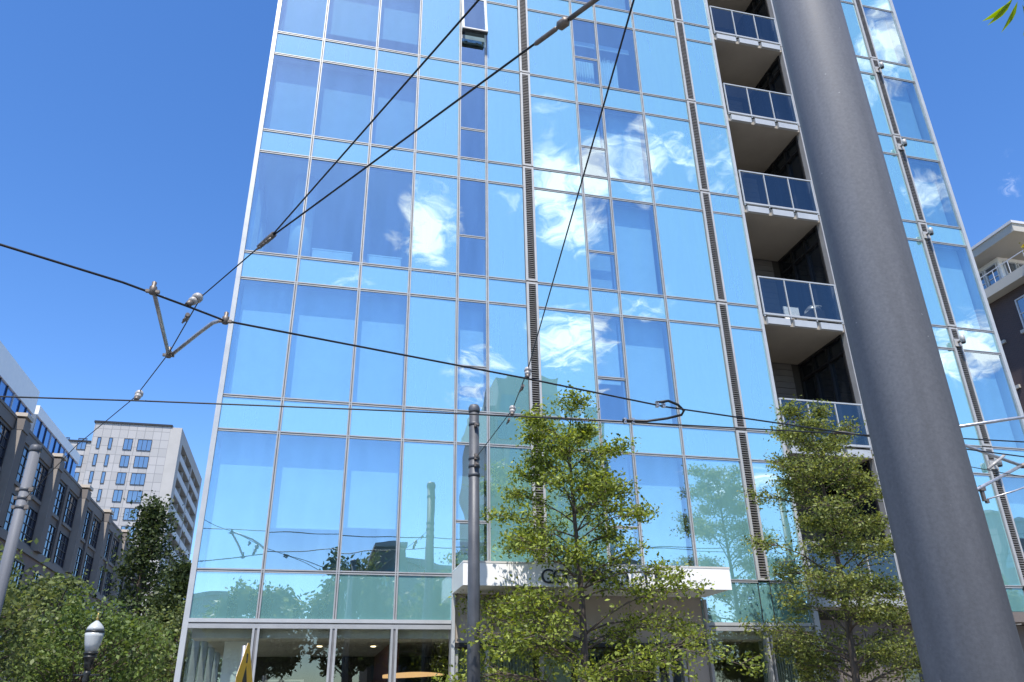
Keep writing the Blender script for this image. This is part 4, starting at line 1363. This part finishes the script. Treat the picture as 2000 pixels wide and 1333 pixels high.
# ------------------------------------------------------------------ street lamp
t = thing('street_lamp', 'old-style street lamp with a frosted acorn globe and gold finial', 'lamp', (-2.74, 5.75, 0))
MB().lathe([(0.20, 0), (0.20, 0.25), (0.13, 0.35), (0.11, 0.8), (0.075, 0.9), (0.062, 2.55), (0.075, 2.6), (0.06, 2.66), (0.085, 2.72), (0.06, 2.78)], None, 16).build('post', M['lamp_iron'], t)
MB().lathe([(0.06, 2.781), (0.10, 2.95), (0.115, 3.05), (0.15, 3.06), (0.15, 3.09), (0.125, 3.10), (0.125, 3.13), (0.155, 3.14), (0.155, 3.17), (0.13, 3.19)], None, 16).build('collar', M['lamp_iron'], t)
MB().lathe([(0.125, 3.191), (0.17, 3.35), (0.20, 3.52), (0.205, 3.60)], None, 20).build('globe', M['lamp_glass'], t)
MB().lathe([(0.207, 3.601), (0.212, 3.61), (0.212, 3.645), (0.205, 3.65)], None, 20).build('band', M['lamp_iron'], t)
MB().lathe([(0.20, 3.651), (0.18, 3.72), (0.12, 3.80), (0.05, 3.86), (0.02, 3.88)], None, 20).build('lid', M['lamp_glass'], t)
MB().lathe([(0.012, 3.881), (0.035, 3.91), (0.04, 3.94), (0.02, 3.97), (0.03, 4.0), (0.0, 4.06)], None, 12).build('finial', M['brass'], t)
MB().tube([(-0.28, 0, 2.69), (0.28, 0, 2.69)], 0.018, None, 8).build('ladder_bar', M['lamp_iron'], t)

# ------------------------------------------------------------------ warning sign, seen nearly edge on
t = thing('warning_sign', 'yellow diamond warning sign with a black arrow, seen nearly edge on', 'sign', (1.27, -3.75, 0))
phi = R(-9)
nrm = Vector((math.cos(phi), math.sin(phi), 0))
hz = Vector((-math.sin(phi), math.cos(phi), 0))
zc, hd = 2.10, 0.54


def on_sign(a, b, off):
    return tuple(nrm * off + hz * a + Vector((0, 0, zc + b)))


def plate(poly, o0_, o1_, mat, name):
    mb = MB()
    n = len(poly)
    f_ = [on_sign(a, b, o1_) for a, b in poly]
    bk = [on_sign(a, b, o0_) for a, b in poly]
    mb.quad(f_)
    mb.quad(bk[::-1])
    for i in range(n):
        mb.quad([f_[i], bk[i], bk[(i + 1) % n], f_[(i + 1) % n]])
    return mb.build(name, M[mat], t)


c_ = 0.05
plate([(0 - c_, -hd + c_), (0 + c_, -hd + c_), (hd - c_, -c_), (hd - c_, c_), (c_, hd - c_), (-c_, hd - c_), (-hd + c_, c_), (-hd + c_, -c_)], 0.045, 0.049, 'galv', 'sign_back')
plate([(0 - c_, -hd + c_), (0 + c_, -hd + c_), (hd - c_, -c_), (hd - c_, c_), (c_, hd - c_), (-c_, hd - c_), (-hd + c_, c_), (-hd + c_, -c_)], 0.0491, 0.0515, 'sign_y', 'sign_face')
plate([(-0.045, 0.24), (0.045, 0.24), (0.045, 0.36), (-0.045, 0.36)], 0.0516, 0.0524, 'sign_k', 'arrow_dash')
plate([(-0.05, -0.35), (0.05, -0.35), (0.05, 0.0), (0.15, 0.0), (0.0, 0.21), (-0.15, 0.0), (-0.05, 0.0)], 0.0516, 0.0524, 'sign_k', 'arrow')
MB().tube([(0, 0, 0), (0, 0, 2.56)], 0.03, None, 10).build('post', M['galv'], t)
MB().box(-0.01, 0.05, -0.03, 0.03, 2.36, 2.42).box(-0.01, 0.05, -0.03, 0.03, 1.78, 1.84).build('bracket', M['galv'], t)


# ------------------------------------------------------------------ warehouse on the left
wh = thing('warehouse', 'old beige warehouse with tall pilasters and dark gridded windows, far left', 'building', (-18.7, 33, 0))
BAY, NB = 9.45, 8
YW0 = -9.45
ylen = BAY * NB
MB().box(-22, 0, YW0, YW0 + ylen, 0, 20.2).build('wall', M['ws'], wh)
MB().box(-22.2, 0.10, YW0 - 0.2, YW0 + ylen + 0.2, 20.2, 20.95).build('cornice', M['ws_trim'], wh)
MB().box(-22.2, 0.16, YW0 - 0.2, YW0 + ylen + 0.2, 20.951, 21.15).build('coping', M['ws_trim'], wh)
MB().box(0.001, 0.28, YW0 - 0.1, YW0 + ylen, 13.3, 13.75).build('string_course', M['ws_trim'], wh)
MB().box(0.001, 0.12, YW0 - 0.1, YW0 + ylen, 0, 13.299).build('base_wall', M['ws_base'], wh)


def grid_window(w, h, nx, ny, frame, glass, depth=0.12, axis='x'):
    """Window facing +X (axis x) or -Y (axis y): glass plus frame and muntins, origin at lower corner."""
    mb = MB()
    s = 0.07

    def bx(a0, a1, d0, d1, z0, z1, m):
        if axis == 'x':
            mb.box(d0, d1, a0, a1, z0, z1, m)
        else:
            mb.box(a0, a1, -d1, -d0, z0, z1, m)
    bx(0, w, 0.0, 0.03, 0, h, glass)
    bx(0, s, 0.0301, depth, 0, h, frame)
    bx(w - s, w, 0.0301, depth, 0, h, frame)
    bx(s, w - s, 0.0301, depth, 0, s, frame)
    bx(s, w - s, 0.0301, depth, h - s, h, frame)
    for i in range(1, nx):
        bx(w * i / nx - 0.03, w * i / nx + 0.03, 0.0301, depth - 0.03, s, h - s, frame)
    for j in range(1, ny):
        bx(s, w - s, 0.0301, depth - 0.045, h * j / ny - 0.03, h * j / ny + 0.03, frame)
    return mb.mesh('window')


M['wh_glass'] = coated_glass('warehouse window glass', 0.17, (1, 1, 1), (0.022, 0.026, 0.045), 0.6)
wm = grid_window(2.8, 2.6, 3, 4, M['bronze_win'], M['wh_glass'])
wl_ = grid_window(2.3, 2.3, 3, 3, M['bronze_win'], M['wh_glass'])
sill_m = MB().box(0.0, 0.14, -0.1, 2.9, -0.22, 0.0).mesh('sill')
sill_m.materials.append(M['ws_trim'])
for b_ in range(NB):
    y0 = YW0 + b_ * BAY
    p = MB().box(0.001, 0.62, y0, y0 + 1.2, 13.751, 20.199, M['ws']).box(0.161, 0.70, y0 - 0.05, y0 + 1.25, 20.2, 21.0, M['ws_trim']).build('pilaster', None, wh)
    MB().box(0.0, 0.78, y0 - 0.1, y0 + 1.3, 21.16, 21.42).build('pilaster_cap', M['cap'], wh)
    MB().box(0.01, 0.619, y0 - 0.03, y0 - 0.001, 13.76, 20.198).build('pilaster_lit_face', M['pil_lit_face'], wh)  # thin slab on the sunward side only, coloured as if sunlit
    MB().box(0.001, 0.20, y0 + 5.0, y0 + 5.65, 13.751, 20.199).build('pier', M['ws'], wh)
    for k, yy in enumerate((y0 + 1.95, y0 + 6.25)):
        for z, me in ((17.35, wm), (13.95, wm), (10.3, wl_), (6.6, wl_)):
            o = link('window', me, wh, (0.002 if z > 13.8 else 0.122, yy, z))
            link('sill', sill_m, o, (0, 0, 0))

pent = thing('glass_penthouse', 'blue glass block with white roof edges rising behind the warehouse', 'building', (-24.3, 30, 0))
for (ya, yb, zt_, rb_) in ((0, 32, 30.3, 2.3), (33.2, 49, 29.3, 1.0)):
    MB().box(-12, -0.31, ya, yb, 21.16, zt_ - rb_ - 0.01).build('core', M['dark_wall'], pent)
    MB().box(-12, 0.1, ya - 0.1, yb + 0.1, zt_ - rb_, zt_).build('roof_block', M['white'], pent)
    n = int((yb - ya) / 1.7)
    for i in range(n):
        y = ya + i * (yb - ya) / n
        MB().box(-0.3, -0.06, y + 0.06, y + (yb - ya) / n - 0.06, 21.2, zt_ - rb_ - 0.01).build('window_pane', M['blue_glass'], pent)
        MB().box(-0.3, 0.04, y - 0.05, y + 0.059, 21.2, zt_ - rb_ - 0.01).build('mullion', M['alu_white'] if i % 3 == 0 else M['dark_frame'], pent)
    MB().box(-12, -0.05, ya - 0.09, ya - 0.001, 21.2, zt_ - rb_ - 0.01).build('end_wall', M['white'], pent)

# ------------------------------------------------------------------ pale balcony tower
wt = thing('pale_tower', 'pale grey panelled apartment tower with stepped roof and side balconies', 'building', (-24.9, 132, 0))
MB().box(-12.7, 0, 0, 34.6, 0, 51.0).build('wall', M['tower_panel'], wt)
MB().box(-40, -12.701, 1.2, 30, 0, 47.6).build('lower_wing', M['tower_panel'], wt)
MB().box(-12.9, 0.25, -0.2, 34.8, 51.0, 51.35).build('roof_edge', M['dark_frame'], wt)
MB().box(-40, -12.901, 1.0, 30, 47.6, 47.9).build('roof_edge', M['dark_frame'], wt)
wA_ = grid_window(2.35, 2.1, 3, 1, M['bronze_win'], M['far_glass'], 0.12, 'y')
wB_ = grid_window(1.45, 2.1, 2, 1, M['bronze_win'], M['far_glass'], 0.12, 'y')
wC_ = grid_window(0.6, 2.1, 1, 1, M['bronze_win'], M['far_glass'], 0.12, 'y')
for r in range(15):
    z = 46.2 - 3.12 * r
    if z < 2:
        break
    for x, me in ((-5.1, wA_), (-7.4, wB_), (-9.9, wC_), (-11.8, wC_)):
        link('window', me, wt, (x, -0.002, z))
    for x, me in ((-15.2, wB_), (-17.2, wC_), (-19.9, wB_), (-22.5, wB_)):
        if z < 45.5 or x < -13:
            link('window', me, wt, (x, 1.198, z))
    # balconies on the right flank
    for k, (ya, yb) in enumerate(((3.0, 17.5), (18.5, 33.0))):
        bb = MB().box(0.001, 1.9, ya, yb, z - 0.55, z - 0.3).build('balcony', M['tower_side'], wt)
        MB().box(1.78, 1.9, ya, yb, z - 0.299, z + 0.75).build('parapet', M['tower_rail'], bb)
        MB().box(0.002, 0.02, ya + 0.5, yb - 0.5, z - 0.25, z + 1.95).build('dark_opening', M['far_glass'], bb)
        MB().box(0.021, 1.7, (ya + yb) / 2 - 0.15, (ya + yb) / 2 + 0.15, z - 0.299, z + 2.5).build('fin', M['tower_side'], bb)
MB().box(0.001, 1.95, 0.0, 2.9, 0, 50.9).build('flank_pier', M['tower_side'], wt)
MB().box(0.001, 1.95, 17.6, 18.4, 0, 50.9).build('flank_pier', M['tower_side'], wt)
MB().box(0.001, 1.95, 33.1, 34.6, 0, 50.9).build('flank_pier', M['tower_side'], wt)
MB().box(0.001, 1.95, 2.901, 17.599, 48.7, 50.9).box(0.001, 1.95, 18.401, 33.099, 48.7, 50.9).build('flank_head', M['tower_side'], wt)

# ------------------------------------------------------------------ brick block on the right
bk = thing('brick_block', 'dark brick apartment block with wide pale eaves beyond the right corner', 'building', (48.1, 22.8, 0))
MB().box(0, 30, -14, 40, 15.0, 28.0).build('brick_wall', M['brick'], bk)
MB().box(-0.9, 31, -15, 41, 28.001, 28.7).build('slab_band', M['eave'], bk)
MB().box(0.6, 29, 0.6, 39, 28.701, 31.3).build('penthouse_wall', M['white'], bk)
MB().box(-1.0, 32, -2.6, 42, 31.301, 31.9).build('eave', M['eave'], bk)
MB().box(-1.1, 32.1, -2.7, 42.1, 31.901, 32.1).build('roof_edge', M['tower_rail'], bk)
MB().box(-0.9, 30.5, -15, 41, 14.5, 14.999).build('lower_band', M['eave'], bk)
base_ = MB().box(-0.2, 30, -14.2, 40, 0, 14.499).build('base_wall', M['cream'], bk)
for i in range(18):
    z = 14.3 - 0.8 * (i + 1)
    MB().box(-0.26, 30.05, -14.26, -14.201, z, z + 0.77).build('siding_board', M['cream'], base_)
    MB().box(-0.26, -0.201, -14.2005, 40, z, z + 0.77).build('siding_board', M['cream'], base_)
wX = grid_window(1.5, 2.2, 2, 2, M['tower_rail'], M['far_glass'], 0.12, 'y')
wP = grid_window(1.1, 2.0, 1, 2, M['tower_rail'], M['far_glass'], 0.12, 'y')


def flank(me):
    """the same window turned to face -X"""
    c = me.copy()
    for v in c.vertices:
        x, y, z = v.co
        v.co = (y, -x, z)
    return c


wXf, wPf = flank(wX), flank(wP)
for r, z in enumerate((25.0, 21.6, 18.2, 15.4)):
    for i in range(13):
        link('window', wX, bk, (1.8 + i * 3.1, -14.002, z))
        link('window', wXf, bk, (-0.002, -11.0 + i * 3.6, z))
        if r < 3:
            MB().box(-0.15, 0.0, -12.9 + i * 3.6, -10.7 + i * 3.6, z - 0.25, z - 0.02).build('sill', M['eave'], bk)
for i in range(20):
    link('window', wP, bk, (0.9 + i * 1.25, 0.598, 28.95))
    link('window', wPf, bk, (0.598, 1.9 + i * 1.25, 28.95))
rail = MB().box(-0.8, -0.76, -14.8, 40, 29.7, 29.76)
for i in range(30):
    rail.box(-0.8, -0.76, -14.7 + i * 1.35, -14.66 + i * 1.35, 28.701, 29.699)
rail.build('terrace_railing', M['tower_rail'], bk)
t = thing('terrace_plant', 'yellow-green plant on the terrace of the brick block', 'plant', (48.0, 19.6, 28.70))
MB().box(-0.8, 0.8, -0.25, 0.25, 0, 0.5).build('planter', M['ws_trim'], t)
c = rng.normal(size=(500, 3)) * np.array([0.5, 0.25, 0.3]) + np.array([0, 0, 0.95])
leaf_mesh('foliage', leaf_arrays(c, 0.2), leaf_mat('yellow leaf', (0.12, 0.14, 0.01), (0.5, 0.40, 0.03)), t)

# ------------------------------------------------------------------ buildings behind the viewer (mirrored in the glass)
rt_ = thing('mirrored_tower', 'tall stepped concrete tower across the road, mirrored behind the street tree', 'building', (21, -70, 0))
MB().box(1.0, 9.0, -16, 0, 0, 38.8).build('core_wall', M['ref_panel'], rt_)
MB().box(-0.3, 0.999, -14, -0.6, 0, 35.5).build('left_step', M['ref_panel'], rt_)
MB().box(9.001, 14.5, -16, -0.4, 0, 34.0).build('right_step', M['ref_panel'], rt_)
MB().box(3.2, 6.6, -10, -3, 38.801, 40.5).build('roof_block', M['ref_panel'], rt_)
for r in range(11):
    z = 1.5 + r * 3.3
    for (x0, x1, yy) in ((1.4, 3.8, 0.0), (5.6, 8.6, 0.0), (9.6, 11.4, -0.4), (12.0, 14.2, -0.4)):
        MB().box(x0, x1, yy, yy + 0.08, z, z + 2.1).build('window', M['ref_glass'], rt_)
    if r < 10:
        MB().box(9.4, 14.4, -0.399, 0.9, z - 0.6, z - 0.4).build('balcony', M['ref_panel'], rt_)
for (nm, lab, x0, x1, y, dep, h, mat) in (
        ('mirrored_block', 'low block with a roof railing mirrored in the leftmost low panel', -16.0, -3.6, -45, 12, 9.8, 'ref_panel'),
        ('mirrored_block', 'reddish block mirrored beside the pole reflection', 7.0, 9.2, -50, 9, 14.5, 'ref_brick'),
        ('mirrored_block', 'long low block mirrored right of the entrance', 9.4, 34.0, -52, 12, 13.4, 'ref_panel'),
        ('mirrored_block', 'pale block mirrored at the far right of the facade', 68.0, 84.0, -50, 14, 19.0, 'ref_panel')):
    t = thing(nm, lab, 'building', (x0, y, 0), 'blocks across the road')
    w = x1 - x0
    MB().box(0, w, -dep, 0, 0, h).build('wall', M[mat], t)
    MB().box(-0.2, w + 0.2, -dep - 0.2, 0.2, h, h + 0.35).build('parapet', M['ref_panel'], t)
    nn = max(1, int(w / 3.0))
    for r in range(int(h / 3.4)):
        for i in range(nn):
            xx = (i + 0.5) * w / nn
            MB().box(xx - 0.8, xx + 0.8, 0.001, 0.09, 1.0 + r * 3.3, 2.9 + r * 3.3).build('window', M['ref_glass'], t)

# ------------------------------------------------------------------ near tree whose twig hangs in at the top right
t = thing('overhanging_tree', 'broadleaf tree beyond the right edge, its leaf tips hanging into the top corner', 'tree', (7.6, -13.6, 0))
o0 = Vector((7.6, -13.6, 0))
tip = Vector((2.033, -15.665, 1.6)) + (fw + r2 * ((1978 - 1000) / 1537.8) - u2 * ((-3 - 666.5) / 1537.8)).normalized() * 3.1
tp = tip - o0
MB().tube([(0, 0, -0.1), (0.05, 0.02, 1.6), (0.0, -0.05, 3.0), (-0.05, 0.0, 4.6), (0.0, 0.05, 6.0)], [0.14, 0.11, 0.09, 0.06, 0.02], None, 12).build('trunk', M['bark'], t)
lb = MB()
lb.tube([(0, 0, 2.9), tuple(Vector((0, 0, 3.1)).lerp(tp, 0.5) + Vector((0, 0, 0.45))), tuple(tp + Vector((0, 0, 0.12))), tuple(tp)], [0.05, 0.03, 0.012, 0.005], None, 8)
rs = np.random.default_rng(91)
cl = []
for i in range(16):
    az = rs.uniform(-1.2, 0.6)
    L = rs.uniform(0.8, 2.0)
    z = rs.uniform(3.4, 5.9)
    e_ = np.array([math.cos(az) * L, math.sin(az) * L, z + 0.4])
    lb.tube([(0, 0, z - 0.4), tuple(e_ * [0.5, 0.5, 1] + [0, 0, 0.05]), tuple(e_)], [0.03, 0.018, 0.006], None, 6)
    cl.append(e_ + rs.normal(size=(90, 3)) * np.array([0.35, 0.35, 0.22]))
lb.build('limbs', M['bark'], t)
leaf_mesh('crown', leaf_arrays(np.concatenate(cl), 0.13, 0.8, 2.2, 0.3, rs), M['leaf'], t)


def big_leaf(base, direction, side, ln, wd, nm='leaf'):
    base, d_, s_ = Vector(base), Vector(direction).normalized(), Vector(side)
    s_ = (s_ - d_ * s_.dot(d_)).normalized()
    n_ = d_.cross(s_)
    mb = MB()
    prof = [(0, 0.03), (0.12, 0.45), (0.3, 0.95), (0.5, 1.0), (0.72, 0.62), (0.9, 0.2), (1.0, 0.0)]
    for i in range(len(prof) - 1):
        (u0, w0), (u1, w1) = prof[i], prof[i + 1]
        c0 = base + d_ * ln * u0 - n_ * 0.10 * ln * u0 * u0
        c1 = base + d_ * ln * u1 - n_ * 0.10 * ln * u1 * u1
        for sg in (-1, 1):
            a0 = c0 + s_ * sg * wd * w0 / 2 + n_ * wd * w0 * 0.14
            a1 = c1 + s_ * sg * wd * w1 / 2 + n_ * wd * w1 * 0.14
            q = [c0, c1, a1, a0] if sg > 0 else [c0, a0, a1, c1]
            mb.quad(q)
    return mb.build(nm, M['leaf_near'], t)


dn, lf = -u2, -r2
for (ox, oy, a, b_, ln, wd) in ((0.0, 0.0, 0.75, 1.0, 0.105, 0.030), (0.015, -0.01, 0.35, 1.0, 0.100, 0.028), (-0.004, -0.012, 1.3, 1.0, 0.10, 0.03),
                                (0.05, 0.012, -0.06, 1.0, 0.125, 0.036), (0.03, -0.02, -0.35, 1.0, 0.10, 0.032), (0.075, -0.005, -0.5, 1.0, 0.11, 0.035)):
    big_leaf(tp + r2 * ox + u2 * oy, lf * a + dn * b_ + fw * 0.15, r2 * 0.8 + fw * 0.6, ln, wd)
